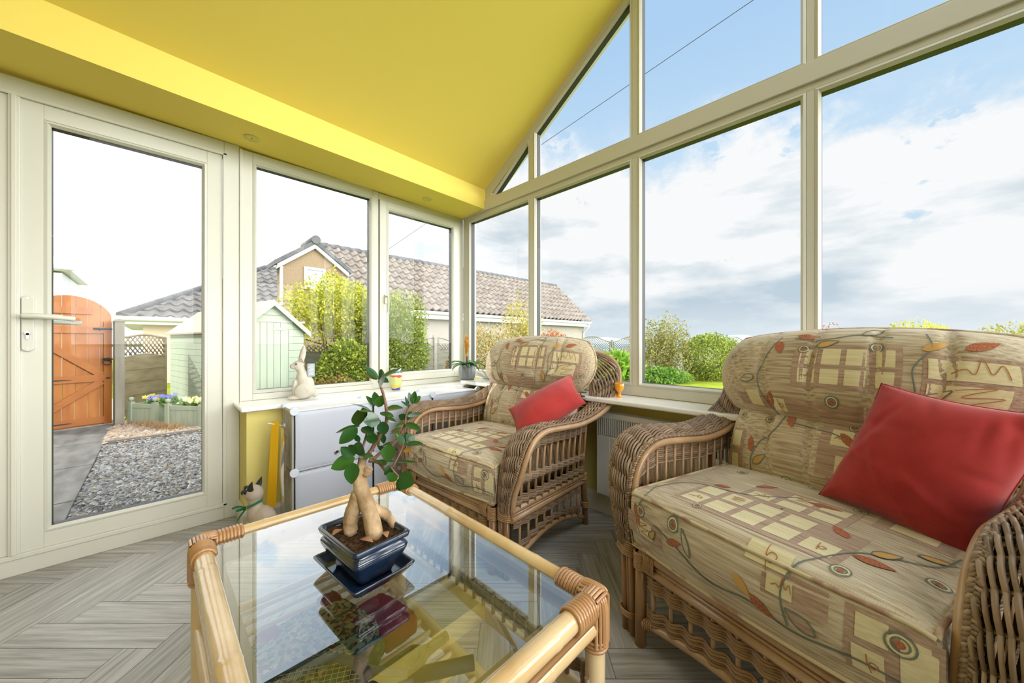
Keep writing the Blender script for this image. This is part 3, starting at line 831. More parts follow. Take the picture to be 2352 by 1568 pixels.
    for a, b, g, l, w_, c_, o_ in ((-.235, .12, 1.75, .06, .022, 4, 0), (-.225, .08, .8, .055, .024, 5, 1), (-.14, .28, -1.1, .055, .026, 4, 0), (-.21, .0, 1.2, .045, .02, 4, 0), (.02, .24, -.7, .07, .024, 4, 0), (.07, .22, .3, .055, .022, 5, 1), (.26, .2, -.9, .06, .024, 4, 0)): mo.leaf(a, b, g, l, w_, c_, bool(o_))
    mo.S = lambda a, b: hi(max(-1, min(1, a / .43)), max(0, min(1, b / .36)))
    mo.rect(-.34, .10, .03, .075, 1); mo.rect(-.12, .16, .12, .27, 1); mo.checks(-.10, .20, 4, 1, .05, .055, .015); mo.checks(-.10, .135, 4, 1, .05, .05, .015)
    mo.rect(-.29, -.24, .035, .09, 2, 2); mo.rect(-.20, -.15, .03, .07, 2, 2); mo.scrib(-.17, .05, .02, 1)
    mo.rect(.20, .375, .07, .25, 1); mo.rect(.21, .36, .175, .235, 2, 2); mo.rect(.21, .35, .09, .16, 2, 2); mo.scrib(.30, .205, .05, 0); mo.scrib(.30, .125, .045, 2)
    for a, b, r in ((-.36, .235, .014), (.0, .08, .022), (.385, .10, .02), (-.095, .255, .017), (.10, .265, .02)): mo.spiral(a, b, r)
    mo.line([(-.20, .01), (-.23, .08), (-.235, .16), (-.21, .24), (-.19, .31)], .0048, 3)
    mo.line([(.17, .05), (.19, .12), (.18, .2), (.22, .27), (.215, .32)], .0048, 3)
    mo.line([(-.14, .30), (-.05, .29), (.05, .31), (.14, .30)], .004, 3)
    for a, b, g, l, w_, c_, o_ in ((-.19, .29, -1.1, .06, .03, 4, 0), (-.25, .145, 3.5, .06, .028, 0, 1), (-.21, .04, 1.3, .055, .028, 4, 0), (-.08, .30, 2.9, .06, .022, 4, 0), (-.06, .265, .3, .065, .022, 5, 1), (.17, .06, 1.9, .06, .026, 5, 1), (.19, .09, .7, .085, .028, 2, 1), (.20, .26, .5, .06, .022, 5, 0), (.28, .27, .45, .08, .026, 4, 0), (.06, .31, .4, .06, .02, 0, 1)): mo.leaf(a, b, g, l, w_, c_, bool(o_))
    bc = bcu.build('back_cushion', FAB, t)
    pp = MB()
    for F in (hi,):
        pp.tube([F(-1 + 2 * k / 60, 1) for k in range(61)] , .0055, 7); pp.tube([F(-1, k / 24) for k in range(25)], .0055, 7); pp.tube([F(1, k / 24) for k in range(25)], .0055, 7)
    pp.build('piping', PIPE, bc)
    return t

def ringw(p, x, y, z, rx, ry, r=.0038):
    p.tube([(x + rx * math.cos(q), y + ry * math.sin(q), z) for q in [2 * PI * j / 16 for j in range(16)]], r, 5, closed=True)

def zat(path, y):   # height of the arm line above depth y (front part only)
    best = path[3][2]
    for a, b in zip(path[3:], path[4:]):
        if a[1] <= y <= b[1]: return a[2] + (b[2] - a[2]) * (y - a[1]) / max(1e-6, b[1] - a[1])
    return best

def weave(m, path, down, lat, ns, dz, nsp, amp, off=.5, r=.0044):
    """ns canes passing alternately in front of and behind nsp spindles along path(u)"""
    for k in range(ns):
        P = []
        q = nsp * 6
        for i in range(q + 1):
            u = i / q; w_ = .5 + .5 * math.cos(2 * PI * (u * nsp + .5 - off) + PI)
            P.append(path(u) + down * (k * dz + .0045 * w_ * (1 if k < ns / 2 else .3)) + lat * (amp * (1.15 * w_ - .35) + .0015 * (k % 2)))
        m.tube(P, r, 5, 0, cap=False)

armchair('wicker_armchair', 'cane armchair in the corner beside the white storage cubes', (-1.478, 1.027, 0), math.radians(2.7), .985)
armchair('wicker_armchair', 'wide cane armchair nearest the camera holding the big red cushion', (-.24, 1.06, 0), math.radians(-16), 1.05, .985, 1.0, .86)
# ---------------------------------------------------------------- bamboo coffee table with a glass top
BAMB = mat('varnished_bamboo', (.58, .37, .15), .22, .55, coat=.6, col2=(.76, .56, .30), scale=(9, 9, 9), lo=.3, hi=.7)
BAMBP = mat('pale_bamboo', (.66, .47, .22), .3, .5, coat=.35, col2=(.78, .60, .34), scale=(9, 9, 9), lo=.3, hi=.7)
TGLASS = glass('table_glass', (.92, .97, .93), 1.45, 5.0)
TX0, TX1, TY0, TY1, TZ = -1.236, -.405, .086, .645, .468      # pole centres
tb = thing('bamboo_coffee_table', 'glass topped bamboo coffee table in front of the armchairs', 'coffee table', (-.82, .366, 0))
ob = V((-.82, .366, 0))
W_ = lambda x, y, z: V((x, y, z)) - ob
def node(r0, n, amp=.06, at_=(.3, .72)):   # bamboo swells at its joints
    return [r0 * (1 + amp * max(math.exp(-((k / (n - 1) - a) / .008) ** 2) for a in at_)) for k in range(n)]
def pole(a, b, r, name, m=BAMB, at_=(.3, .72), par=tb, seg=90):
    p = MB(); P = [W_(*a).lerp(W_(*b), k / seg) for k in range(seg + 1)]
    p.tube(P, node(r, seg + 1, .06, at_), 14); return p.build(name, m, par)
PR = .0205
for nm, a, b, j in (('top_rail', (TX0, TY1, TZ), (TX1, TY1, TZ), (.38, .8)), ('top_rail', (TX0, TY0, TZ), (TX1, TY0, TZ), (.2, .6)),
                    ('top_rail', (TX0, TY0, TZ), (TX0, TY1, TZ), (.25, .7)), ('top_rail', (TX1, TY0, TZ), (TX1, TY1, TZ), (.4, .75))): pole(a, b, PR, nm, at_=j)
for nm, a, b in (('lower_rail', (TX0, TY1, TZ - .046), (TX1, TY1, TZ - .046)), ('lower_rail', (TX0, TY0, TZ - .046), (TX1, TY0, TZ - .046)),
                 ('lower_rail', (TX0, TY0, TZ - .046), (TX0, TY1, TZ - .046)), ('lower_rail', (TX1, TY0, TZ - .046), (TX1, TY1, TZ - .046))): pole(a, b, .0185, nm)
for a, b in (((TX0, TY1, TZ - .025), (TX1, TY1, TZ - .025)), ((TX1 + .012, TY0, TZ - .025), (TX1 + .012, TY1, TZ - .025)), ((TX0 - .012, TY0, TZ - .025), (TX0 - .012, TY1, TZ - .025))):
    p = MB(); p.tube([W_(*a), W_(*b)], .006, 7); p.build('reed_strip', mat('brown_reed', (.30, .16, .06), .4), tb)
for x in (TX0, TX1):
    for y in (TY0, TY1):
        sx, sy = (1 if x > -.8 else -1), (1 if y > .3 else -1)
        p = MB(); p.tube(catmull([W_(x, y, 0), W_(x, y, .2), W_(x, y, TZ - .03)], 8), .0205, 14); p.build('leg', BAMBP, tb)
        c = MB()       # cane lashing over the corner
        for k in range(8):
            o = .030 + k * .0078
            for ax in (0, 1):
                P = []
                for j in range(16):
                    q = 2 * PI * j / 16
                    if ax == 0: P.append(W_(x - sx * o, y + .0235 * math.cos(q), TZ - .008 + .0305 * math.sin(q) if False else TZ + .0235 * math.sin(q)))
                    else: P.append(W_(x + .0235 * math.cos(q), y - sy * o, TZ + .0235 * math.sin(q)))
                c.tube(P, .0045, 5, closed=True)
        for k in range(-3, 4):    # bands running over the top of the corner and down the leg
            dx = k * .0068
            for ax in (0, 1):
                u = (lambda h, v, z: W_(x + dx, y + sy * h, z)) if ax else (lambda h, v, z: W_(x + sx * h, y + dx, z))
                zz = math.sqrt(max(0, 1 - (k / 4) ** 2))
                pts = [u(-.03, 0, TZ + .020 * zz + .004), u(.0, 0, TZ + .021 * zz + .005), u(.014, 0, TZ + .014), u(.0225 * max(.5, zz), 0, TZ - .005), u(.0235 * max(.5, zz), 0, TZ - .05), u(.0235 * max(.5, zz), 0, TZ - .082)]
                c.tube(catmull(pts, 3), .0042, 5, cap=False)
        for k in range(3): ringw_ = [W_(x + .0235 * math.cos(q), y + .0235 * math.sin(q), TZ - .075 - k * .008) for q in [2 * PI * j / 16 for j in range(16)]]; c.tube(ringw_, .0042, 5, closed=True)
        c.build('corner_binding', mat('orange_cane', (1, 1, 1), .3, .5, coat=.5, island=[(.40, .20, .075), (.52, .29, .13), (.46, .24, .10)]), tb)
# inner lath the pane lies on, and the pane
p = MB(); ix0, ix1, iy0, iy1 = TX0 + .017, TX1 - .017, TY0 + .017, TY1 - .017
for a0, a1, b0, b1 in ((ix0, ix0 + .016, iy0, iy1), (ix1 - .016, ix1, iy0, iy1), (ix0, ix1, iy0, iy0 + .016), (ix0, ix1, iy1 - .016, iy1)):
    p.box(a0 - ob.x, a1 - ob.x, b0 - ob.y, b1 - ob.y, TZ - .012, TZ + .001)
p.build('glass_ledge', BAMBP, tb)
p = MB(); p.face([W_(x, y, TZ + .0075) for x, y in ((ix0, iy0), (ix1, iy0), (ix1, iy1), (ix0, iy1))])
p.build('glass_top', TGLASS, tb)
GZ = TZ + .008
# lower frame and slatted shelf
SZT = .255
for a, b in (((TX0, TY1, SZT), (TX1, TY1, SZT)), ((TX0, TY0, SZT), (TX1, TY0, SZT)), ((TX0, TY0, SZT), (TX0, TY1, SZT)), ((TX1, TY0, SZT), (TX1, TY1, SZT))): pole(a, b, .0165, 'stretcher', BAMBP)
pole((TX0, .512, SZT), (TX1, .512, SZT), .0165, 'shelf_pole', BAMBP)
n = 18
for k in range(n):
    x = TX0 + .03 + (TX1 - TX0 - .06) * k / (n - 1)
    p = MB(); p.tube([W_(x, TY0, SZT + .004), W_(x, .512, SZT + .004)], .0068, 8); p.build('shelf_slat', BAMBP, tb)
# woven apron between the rails on the armchair side
p = MB()
for k in range(14):
    y = TY0 + .03 + (TY1 - TY0 - .06) * k / 13; p.tube([W_(TX1, y, SZT), W_(TX1, y, SZT + .07)], .0055, 6)
weave(p, lambda u: W_(TX1, TY0 + .02 + (TY1 - TY0 - .04) * u, SZT + .062), V((0, 0, -1)), V((1, 0, 0)), 5, .006, 14, .008)
for k in range(20):
    x = TX0 + .03 + (TX1 - TX0 - .06) * k / 19; p.tube([W_(x, TY1, SZT), W_(x, TY1, SZT + .07)], .0055, 6)
weave(p, lambda u: W_(TX0 + .02 + (TX1 - TX0 - .04) * u, TY1, SZT + .062), V((0, 0, -1)), V((0, 1, 0)), 5, .006, 20, .008)
p.build('woven_apron', CANE, tb)

# ---------------------------------------------------------------- things on the shelf
def patchwork():
    m = mat('patchwork_print', (.75, .68, .5), .9, .2)
    N, L = nt(m); b = N['Principled BSDF']; tc = N.new('ShaderNodeTexCoord')
    vo = N.new('ShaderNodeTexVoronoi'); vo.inputs['Scale'].default_value = 130; L.new(tc.outputs['Object'], vo.inputs['Vector'])
    r = N.new('ShaderNodeValToRGB'); r.color_ramp.interpolation = 'CONSTANT'
    cols = [(.82, .74, .56), (.42, .05, .06), (.84, .78, .62), (.10, .14, .12), (.80, .68, .42), (.14, .30, .18), (.86, .80, .66), (.45, .08, .09)]
    E = r.color_ramp.elements
    while len(E) < len(cols): E.new(.5)
    for i, (e, c) in enumerate(zip(E, cols)): e.position = i / len(cols); e.color = (*c, 1)
    sp = N.new('ShaderNodeSeparateColor'); L.new(vo.outputs['Color'], sp.inputs[0]); L.new(sp.outputs[0], r.inputs['Fac'])
    v2 = N.new('ShaderNodeTexVoronoi'); v2.inputs['Scale'].default_value = 17; L.new(tc.outputs['Object'], v2.inputs['Vector'])
    r2 = N.new('ShaderNodeValToRGB'); E = r2.color_ramp.elements; r2.color_ramp.interpolation = 'CONSTANT'
    for i, c in enumerate([(1, 1, 1), (.75, .75, .65), (.45, .62, .45), (1, .9, .75)]):
        e = E[i] if i < 2 else E.new(.5); e.position = i / 4; e.color = (*c, 1)
    s2 = N.new('ShaderNodeSeparateColor'); L.new(v2.outputs['Color'], s2.inputs[0]); L.new(s2.outputs[0], r2.inputs['Fac'])
    mx = N.new('ShaderNodeMix'); mx.data_type = 'RGBA'; mx.blend_type = 'MULTIPLY'; mx.inputs[0].default_value = .8
    L.new(r.outputs[0], mx.inputs[6]); L.new(r2.outputs[0], mx.inputs[7]); L.new(mx.outputs[2], b.inputs['Base Color']); return m
QRED = mat('dark_red_cotton', (.36, .024, .036), .85, .2, sheen=.2, col2=(.44, .04, .05), scale=(200, 30, 30))
q = thing('patchwork_quilt', 'folded patchwork quilt on the shelf under the glass top', 'quilt', (-.865, .285, SZT + .0145), math.radians(12))
def fold(p, x0, x1, y0, y1, z0, z1, mi=0):   # soft folded slab with rounded edges
    cx, cy, hx_, hy = (x0 + x1) / 2, (y0 + y1) / 2, (x1 - x0) / 2, (y1 - y0) / 2
    def f(u, v):
        a = 2 * PI * u; ph = PI * (v - .5)
        ex = lambda c, e: math.copysign(abs(c) ** e, c)
        cz = ex(math.sin(ph), .5); cr = ex(math.cos(ph), .35)
        return (cx + hx_ * cr * ex(math.cos(a), .35) + .003 * math.sin(5 * a), cy + hy * cr * ex(math.sin(a), .35), (z0 + z1) / 2 + (z1 - z0) / 2 * cz + .0025 * math.sin(40 * (u + v)))
    p.grid(f, 40, 14, mi, True, wu=True)
p = MB(); fold(p, -.15, .085, -.17, .10, 0, .030); fold(p, -.145, .075, -.165, .095, .028, .062); p.build('patchwork_panel', patchwork(), q)
p = MB(); fold(p, -.06, .10, .075, .175, 0, .05); p.build('red_border', QRED, q)
p = MB(); fold(p, .045, .100, -.13, .075, .004, .055); p.build('green_border', mat('green_floral', (.04, .15, .08), .9, .2, col2=(.18, .26, .16), scale=(70, 70, 70), lo=.5, hi=.6), q)
for a in ((-.15, -.10), (-.15, .04)):
    p = MB(); fold(p, a[0], a[0] + .05, a[1], a[1] + .05, .030, .0640); p.build('red_patch', QRED, q)
rk_ = thing('racket', 'blue grey racket lying across the quilt under the glass top', 'racket', (-.735, .185, SZT + .090), math.radians(60))
p = MB(); HP = [(.115 * math.cos(a), .088 * math.sin(a), 0) for a in [2 * PI * k / 48 for k in range(48)]]
p.tube(HP, .0075, 8, closed=True, flat=1.5); p.tube(catmull([(.10, .05, 0), (.15, .022, 0), (.20, .010, 0)], 5), .007, 8); p.tube(catmull([(.10, -.05, 0), (.15, -.022, 0), (.20, -.010, 0)], 5), .007, 8)
p.build('racket_frame', mat('blue_grey_gloss', (.10, .14, .20), .25, .5, coat=.5), rk_)
p = MB()
for k in range(-9, 10):
    x = k * .0115; h = .085 * math.sqrt(max(0, 1 - (x / .113) ** 2)); p.tube([(x, -h, 0), (x, h, 0)], .0007, 4, cap=False)
for k in range(-7, 8):
    y = k * .0112; h = .110 * math.sqrt(max(0, 1 - (y / .086) ** 2)); p.tube([(-h, y, .001), (h, y, .001)], .0007, 4, cap=False)
p.build('strings', mat('pale_string', (.7, .66, .4), .5), rk_)
p = MB(); p.tube([(.19, 0, 0), (.32, 0, 0)], .0135, 10); p.build('grip', mat('dark_grip', (.03, .035, .05), .6), rk_)
bt = thing('bottle', 'dark green bottle lying on the bamboo slats beside the quilt', 'bottle', (-.712, .345, SZT + .041), math.radians(93))
p = MB(); p.tube(catmull([(-.105, 0, 0), (-.10, 0, 0), (-.02, 0, 0), (.05, 0, 0), (.075, 0, 0), (.10, 0, 0), (.15, 0, 0)], 3), [.026, .0275, .028, .028, .028, .028, .028, .028, .028, .028, .028, .027, .024, .019, .015, .013, .012, .012, .012], 18)
p.build('bottle_body', mat('dark_green_glass', (.006, .016, .010), .08, .5, coat=.6), bt)
p = MB(); p.tube([(-.06, 0, 0), (.03, 0, 0)], .0285, 18, cap=False); p.build('bottle_label', mat('olive_label', (.08, .075, .035), .5), bt)

# ---------------------------------------------------------------- bonsai
GLAZE = mat('dark_blue_glaze', (.008, .013, .024), .14, .5, coat=.5, col2=(.012, .030, .075), scale=(6, 6, 14), lo=.4, hi=.65)
def sq_ring(hx_, hy, z, r, n=7):
    P = []
    for sx, sy, a0 in ((1, 1, 0), (-1, 1, 90), (-1, -1, 180), (1, -1, 270)):
        for k in range(n):
            a = math.radians(a0 + 90 * k / (n - 1)); P.append(V((sx * (hx_ - r) + r * math.cos(a), sy * (hy - r) + r * math.sin(a), z)))
    return P
def loft(p, rings, cap0=True, cap1=False, mi=0, sm=True):
    n = len(rings[0]); b = len(p.v)
    for R in rings: p.v += [tuple(q) for q in R]
    for k in range(len(rings) - 1):
        for j in range(n):
            j2 = (j + 1) % n; p.f.append((b + k * n + j, b + k * n + j2, b + (k + 1) * n + j2, b + (k + 1) * n + j)); p.m.append(mi); p.s.append(sm)
    if cap0: p.f.append(tuple(b + j for j in range(n - 1, -1, -1))); p.m.append(mi); p.s.append(False)
    if cap1: p.f.append(tuple(b + (len(rings) - 1) * n + j for j in range(n))); p.m.append(mi); p.s.append(False)
BR = math.radians(5)
sau = thing('saucer', 'dark blue glazed rectangular saucer under the bonsai pot on the glass', 'plant saucer', (-.817, .337, GZ), BR)
p = MB(); loft(p, [sq_ring(.070, .048, .000, .008), sq_ring(.078, .056, .004, .010), sq_ring(.097, .071, .026, .010), sq_ring(.099, .073, .030, .010), sq_ring(.096, .070, .031, .010), sq_ring(.092, .066, .028, .010), sq_ring(.076, .054, .010, .010)], True, True)
p.build('saucer_dish', GLAZE, sau)
bon = thing('bonsai', 'ficus bonsai in a dark blue glazed pot standing on the glass table', 'bonsai', (-.817, .337, GZ + .0112), BR)
p = MB(); loft(p, [sq_ring(.060, .038, .0, .010), sq_ring(.062, .040, .008, .010), sq_ring(.070, .048, .020, .012), sq_ring(.086, .062, .052, .014), sq_ring(.088, .064, .060, .014), sq_ring(.084, .060, .066, .012), sq_ring(.079, .055, .070, .012), sq_ring(.080, .056, .074, .012), sq_ring(.088, .064, .078, .010), sq_ring(.090, .066, .086, .010), sq_ring(.087, .063, .090, .010), sq_ring(.082, .058, .088, .010), sq_ring(.079, .055, .070, .010)], True, False)
p.build('pot', GLAZE, bon)
p = MB(); p.grid(lambda u, v: (-.080 + .16 * u, -.056 + .112 * v, .078 + .004 * math.sin(17 * u + 5 * v) * math.sin(11 * v + 3 * u) + random.uniform(-.0015, .0015)), 30, 22)
p.build('soil', mat('potting_soil', (.035, .018, .009), .95, .1, col2=(.12, .065, .03), scale=(130, 130, 130), bump=.8), bon)
p = MB()
for x, y, r, ang in ((.05, -.02, .018, .4), (-.03, -.045, .016, 1.9), (.06, .02, .014, 2.8)):
    c, s_ = math.cos(ang), math.sin(ang); p.grid(lambda u, v: (x + c * r * (2 * u - 1) - s_ * r * .5 * (2 * v - 1) * math.sin(PI * u), y + s_ * r * (2 * u - 1) + c * r * .5 * (2 * v - 1) * math.sin(PI * u), .086 + .006 * math.sin(PI * u)), 6, 3)
p.build('dead_leaves', mat('dry_leaf', (.33, .17, .08), .7, island=[(.4, .22, .1), (.25, .10, .06)]), bon)
# the swollen trunk: written in the frame of the view direction (r: across, d: away) turned into the pot's own axes
PVC, PVS = math.cos(math.atan2(829, 825) - BR), math.sin(math.atan2(829, 825) - BR)
def pv(r, z, d=0.): return V((r * PVC - d * PVS, r * PVS + d * PVC, z))
BARK = mat('pale_bark', (.30, .19, .095), .75, .25, col2=(.56, .40, .23), scale=(34, 34, 26), bump=.3, bscale=90)
p = MB()
# forked swollen roots: units are metres; z measured from the pot foot
p.tube(catmull([pv(.030, .070, -.012), pv(.027, .095, -.012), pv(.014, .135, -.006), pv(-.002, .172, -.002), pv(-.008, .198), pv(-.006, .222), pv(-.001, .246)], 8), [.0175] * 4 + [.0185] * 8 + [.0170] * 8 + [.0165] * 8 + [.0155] * 6 + [.0130] * 6 + [.0105] * 4 + [.0080] * 5, 14)
p.tube(catmull([pv(-.026, .068, .0), pv(-.030, .090, .0), pv(-.028, .115, .0), pv(-.018, .150, .0), pv(-.008, .185, .0)], 8), [.012] * 5 + [.0155] * 8 + [.0165] * 8 + [.015] * 8 + [.012] * 4, 14)
p.tube(catmull([pv(.060, .078, .03), pv(.045, .105, .025), pv(.022, .125, .015), pv(.005, .150, .005)], 8), [.009] * 8 + [.0115] * 9 + [.012] * 8, 12)
p.tube(catmull([pv(-.014, .208, 0), pv(-.024, .222, 0), pv(-.028, .229, 0)], 4), [.012] * 5 + [.009] * 4, 10)
p.tube(catmull([pv(.004, .210, 0), pv(.012, .225, 0)], 4), [.010] * 5, 10)
p.build('trunk', BARK, bon)
TWIG = mat('brown_twig', (.15, .075, .04), .7, .3, col2=(.24, .14, .085), scale=(60, 60, 60))
K_ = .76 / 825       # metres per reference unit at the plant
q2 = lambda u, v, d=0.: pv((u - 824) * K_, (1264 - v) * K_ + .070, d)
def br(pts, r0, r1):
    P = catmull([q2(*a) for a in pts], 6); n = len(P); m = MB(); m.tube(P, [r0 + (r1 - r0) * k / (n - 1) for k in range(n)], 8); m.build('branch', TWIG, bon)
br([(812, 1140, 0), (813, 1110, 0), (815, 1085, 0), (818, 1062, 0)], .0085, .0045)
br([(815, 1090, 0), (838, 1055, .01), (860, 1018, .01), (876, 985, .01), (880, 950, .0), (873, 915, .0), (866, 895, 0), (861, 880, 0)], .0052, .0022)
br([(838, 1076, 0), (850, 1078, 0), (868, 1080, -.01), (888, 1090, -.03)], .0058, .0028)
br([(848, 1074, 0), (862, 1062, .01), (880, 1050, .02), (900, 1030, .03), (915, 1000, .03), (920, 970, .03), (930, 945, .04)], .0042, .0018)
br([(820, 1050, 0), (822, 1020, .02), (824, 990, .03), (826, 968, .03)], .0032, .0016)
br([(852, 1050, .02), (853, 1010, .03), (853, 985, .03)], .0030, .0016)
br([(888, 1090, -.03), (905, 1083, -.03), (915, 1066, -.03), (925, 1042, -.02), (928, 1030, -.02)], .0028, .0014)
br([(900, 1080, -.03), (915, 1090, -.04), (925, 1100, -.04)], .0022, .0012)
LEAF = mat('glossy_leaf', (.012, .062, .012), .28, .5, coat=.35, island=[(.010, .05, .012), (.022, .10, .012), (.014, .065, .016), (.04, .13, .014)], trans=.12)
leaves = MB()
RB = random.Random(3)
def leaf3(m, base, tip, wid, droop=.1, cup=.18, nrm=None, mi=0):
    base, tip = V(base), V(tip); ax = tip - base; ln = ax.length; ax.normalize()
    nrm = V(nrm) if nrm else V((0, 0, 1)) * .75 + pv(0, 0, -1) * .65
    sd = ax.cross(nrm)
    if sd.length < 1e-3: sd = ax.orthogonal()
    sd.normalize(); up = sd.cross(ax).normalized()
    def f(u, v):
        w = wid * .5 * (math.sin(PI * min(1, u ** .85)) ** .75) * (2 * v - 1)
        return base + ax * ln * u + sd * w + up * (-droop * ln * u * u + cup * abs(2 * v - 1) ** 1.5 * wid * .5 * math.sin(PI * u))
    m.grid(f, 9, 4, mi)
def LF(u0, v0, u1, v1, w, d0=0., d1=None, face=None):
    d1 = d0 if d1 is None else d1
    n = None
    if face == 'f': n = pv(0, .25, -1)
    elif face == 'u': n = pv(0, 1, -.35)
    elif face == 'e': n = pv(.1, 1, .1)
    leaf3(leaves, q2(u0, v0, d0), q2(u1, v1, d1), w * K_, RB.uniform(.02, .12), RB.uniform(.05, .25), n)
for a in ((860, 876, 828, 842, 20, 0, .0, 'u'), (858, 878, 818, 862, 18, 0, .02, 'u'), (862, 876, 888, 866, 44, -.005, -.035, 'f'), (864, 876, 906, 850, 24, .01, .03, 'u'), (866, 872, 886, 884, 14, 0, 0, 'f'),
          (840, 953, 788, 932, 20, 0, .01, 'e'), (848, 945, 822, 918, 14, .01, .02, 'u'), (853, 945, 838, 910, 20, .01, .03, 'u'), (856, 948, 862, 918, 26, .01, .02, 'f'), (850, 958, 822, 948, 16, 0, -.02, 'u'), (865, 958, 905, 962, 20, 0, -.02, 'u'), (870, 955, 912, 950, 30, .02, .03, 'u'), (876, 968, 903, 980, 10, 0, 0, 'u'), (868, 972, 840, 972, 34, -.01, -.035, 'f'), (875, 978, 878, 1012, 30, -.01, -.01, 'f'), (872, 975, 895, 990, 12, .02, .03, 'f'),
          (816, 992, 758, 1004, 24, 0, -.01, 'u'), (814, 994, 778, 1026, 32, -.01, -.03, 'f'), (813, 990, 797, 955, 34, 0, .02, 'f'), (814, 985, 806, 950, 22, .02, .04, 'f'), (820, 995, 852, 1008, 28, .0, -.01, 'u'), (826, 985, 838, 965, 20, .02, .03, 'f'), (818, 980, 834, 984, 16, .03, .03, 'f'),
          (812, 1062, 764, 1082, 34, -.02, -.04, 'f'), (818, 1068, 822, 1110, 36, -.04, -.06, 'f'), (812, 1058, 794, 1030, 30, -.02, -.05, 'f'), (822, 1058, 830, 1020, 34, -.02, -.04, 'f'), (818, 1062, 856, 1058, 22, -.01, -.02, 'u'), (808, 1052, 785, 1040, 16, 0, 0, 'f'), (840, 1035, 846, 1012, 32, 0, .01, 'f'), (815, 1030, 799, 1012, 14, 0, .0, 'f'), (835, 1030, 860, 1020, 26, .02, .03, 'f'),
          (932, 948, 920, 915, 14, .04, .05, 'u'), (934, 945, 935, 912, 18, .04, .05, 'u'), (936, 944, 950, 925, 16, .04, .05, 'f'), (928, 955, 903, 936, 10, .04, .04, 'u'), (925, 958, 910, 925, 8, .04, .05, 'u'),
          (920, 975, 962, 962, 24, .03, .02, 'u'), (918, 980, 900, 972, 18, .03, .03, 'f'), (916, 992, 962, 1002, 24, .03, .01, 'u'), (915, 994, 893, 998, 16, .03, .02, 'u'), (918, 985, 926, 965, 22, .03, .05, 'f'), (905, 1012, 880, 1015, 14, .02, .02, 'u'),
          (932, 1028, 908, 1002, 20, -.02, -.02, 'u'), (933, 1030, 980, 1026, 22, -.02, -.03, 'u'), (932, 1026, 950, 1015, 26, -.01, 0, 'f'), (930, 1030, 925, 1008, 16, 0, .01, 'f'), (900, 1028, 897, 1066, 36, -.03, -.04, 'f'), (898, 1032, 872, 1036, 12, 0, -.01, 'u'), (890, 1030, 900, 1055, 14, -.01, -.02, 'f'), (870, 1040, 866, 1054, 18, 0, 0, 'f'),
          (912, 1068, 856, 1066, 12, -.03, -.03, 'u'), (912, 1070, 968, 1062, 10, -.03, -.04, 'u'), (908, 1080, 890, 1096, 22, -.03, -.04, 'f'), (915, 1092, 905, 1108, 28, -.04, -.05, 'f'), (925, 1100, 962, 1112, 44, -.04, -.055, 'f'), (925, 1104, 930, 1130, 16, -.04, -.05, 'f'), (890, 1076, 876, 1074, 14, -.02, -.02, 'f'), (860, 1020, 862, 1045, 16, .03, .03, 'f'), (880, 1015, 905, 1004, 14, .03, .04, 'u')):
    LF(*a)
leaves.build('leaves', LEAF, bon)
p = MB()
for a in ((928, 1048, 950, 1042, 9), (905, 1012, 918, 1014, 13), (916, 1084, 922, 1092, 9)):
    leaf3(p, q2(a[0], a[1], -.02), q2(a[2], a[3], -.02), a[4] * K_, .02, .1, pv(0, .3, -1))
p.build('faded_leaves', mat('faded_leaf', (.3, .16, .02), .5, island=[(.04, .02, .015), (.55, .28, .02)]), bon)
# ---------------------------------------------------------------- storage cubes under the left window
CUBE = mat('shade_tinted_white_plastic', (.47, .50, .58), .35, .45)  # blue-grey of the shaded door fronts put into the base colour
CUBET = mat('white_plastic_panel', (.82, .83, .86), .25, .5)
CUBES = mat('clear_ribbed_plastic', (.52, .50, .44), .35, .5, col2=(.44, .42, .36), scale=(2, 40, 2))
CONN = mat('white_connector', (.62, .66, .74), .3, .5)
UX0, UX1, UZ = -2.312, -2.105, .640
su = thing('storage_cubes', 'white plastic cube storage unit under the left window', 'storage unit', (-2.2, 1.12, 0))
so_ = V((-2.2, 1.12, 0))
YS = [.510, .925, 1.335, 1.725]; ZS = [.004, .322, UZ]
p = MB(); p.box(UX0 - so_.x, UX1 - .012 - so_.x, YS[0] - so_.y, YS[-1] - so_.y, UZ - .006, UZ); p.build('top_panel', CUBET, su)
p = MB(); p.box(UX0 - so_.x, UX0 + .005 - so_.x, YS[0] - so_.y, YS[-1] - so_.y, .004, UZ - .006); p.build('back_panel', CUBET, su)
for y in YS:
    for z0, z1 in zip(ZS, ZS[1:]):
        p = MB()
        y0 = y - so_.y - .003
        n = 14
        for k in range(n):    # vertically ribbed sheet
            x0 = UX0 + .006 + (UX1 - .02 - UX0 - .006) * k / n - so_.x; x1 = UX0 + .006 + (UX1 - .02 - UX0 - .006) * (k + 1) / n - so_.x
            d = .002 if k % 2 else 0
            p.box(x0, x1, y0 + d, y0 + .005, z0 + .012, z1 - .012)
        for a, b, c, e in ((z0 + .002, z0 + .014, 0, 1), (z1 - .018, z1 - .007, 0, 1)): p.box(UX0 + .005 - so_.x, UX1 - .014 - so_.x, y0 - .003, y0 + .006, a, b)
        for xx in (UX0 + .003, UX1 - .026): p.box(xx - so_.x, xx + .010 - so_.x, y0 - .003, y0 + .006, z0 + .002, z1 - .007)
        p.build('side_panel', CUBES, su)
p = MB(); p.box(UX0 + .006 - so_.x, UX1 - .015 - so_.x, YS[0] - so_.y, YS[-1] - so_.y, .318, .323); p.build('shelf_panel', CUBET, su)
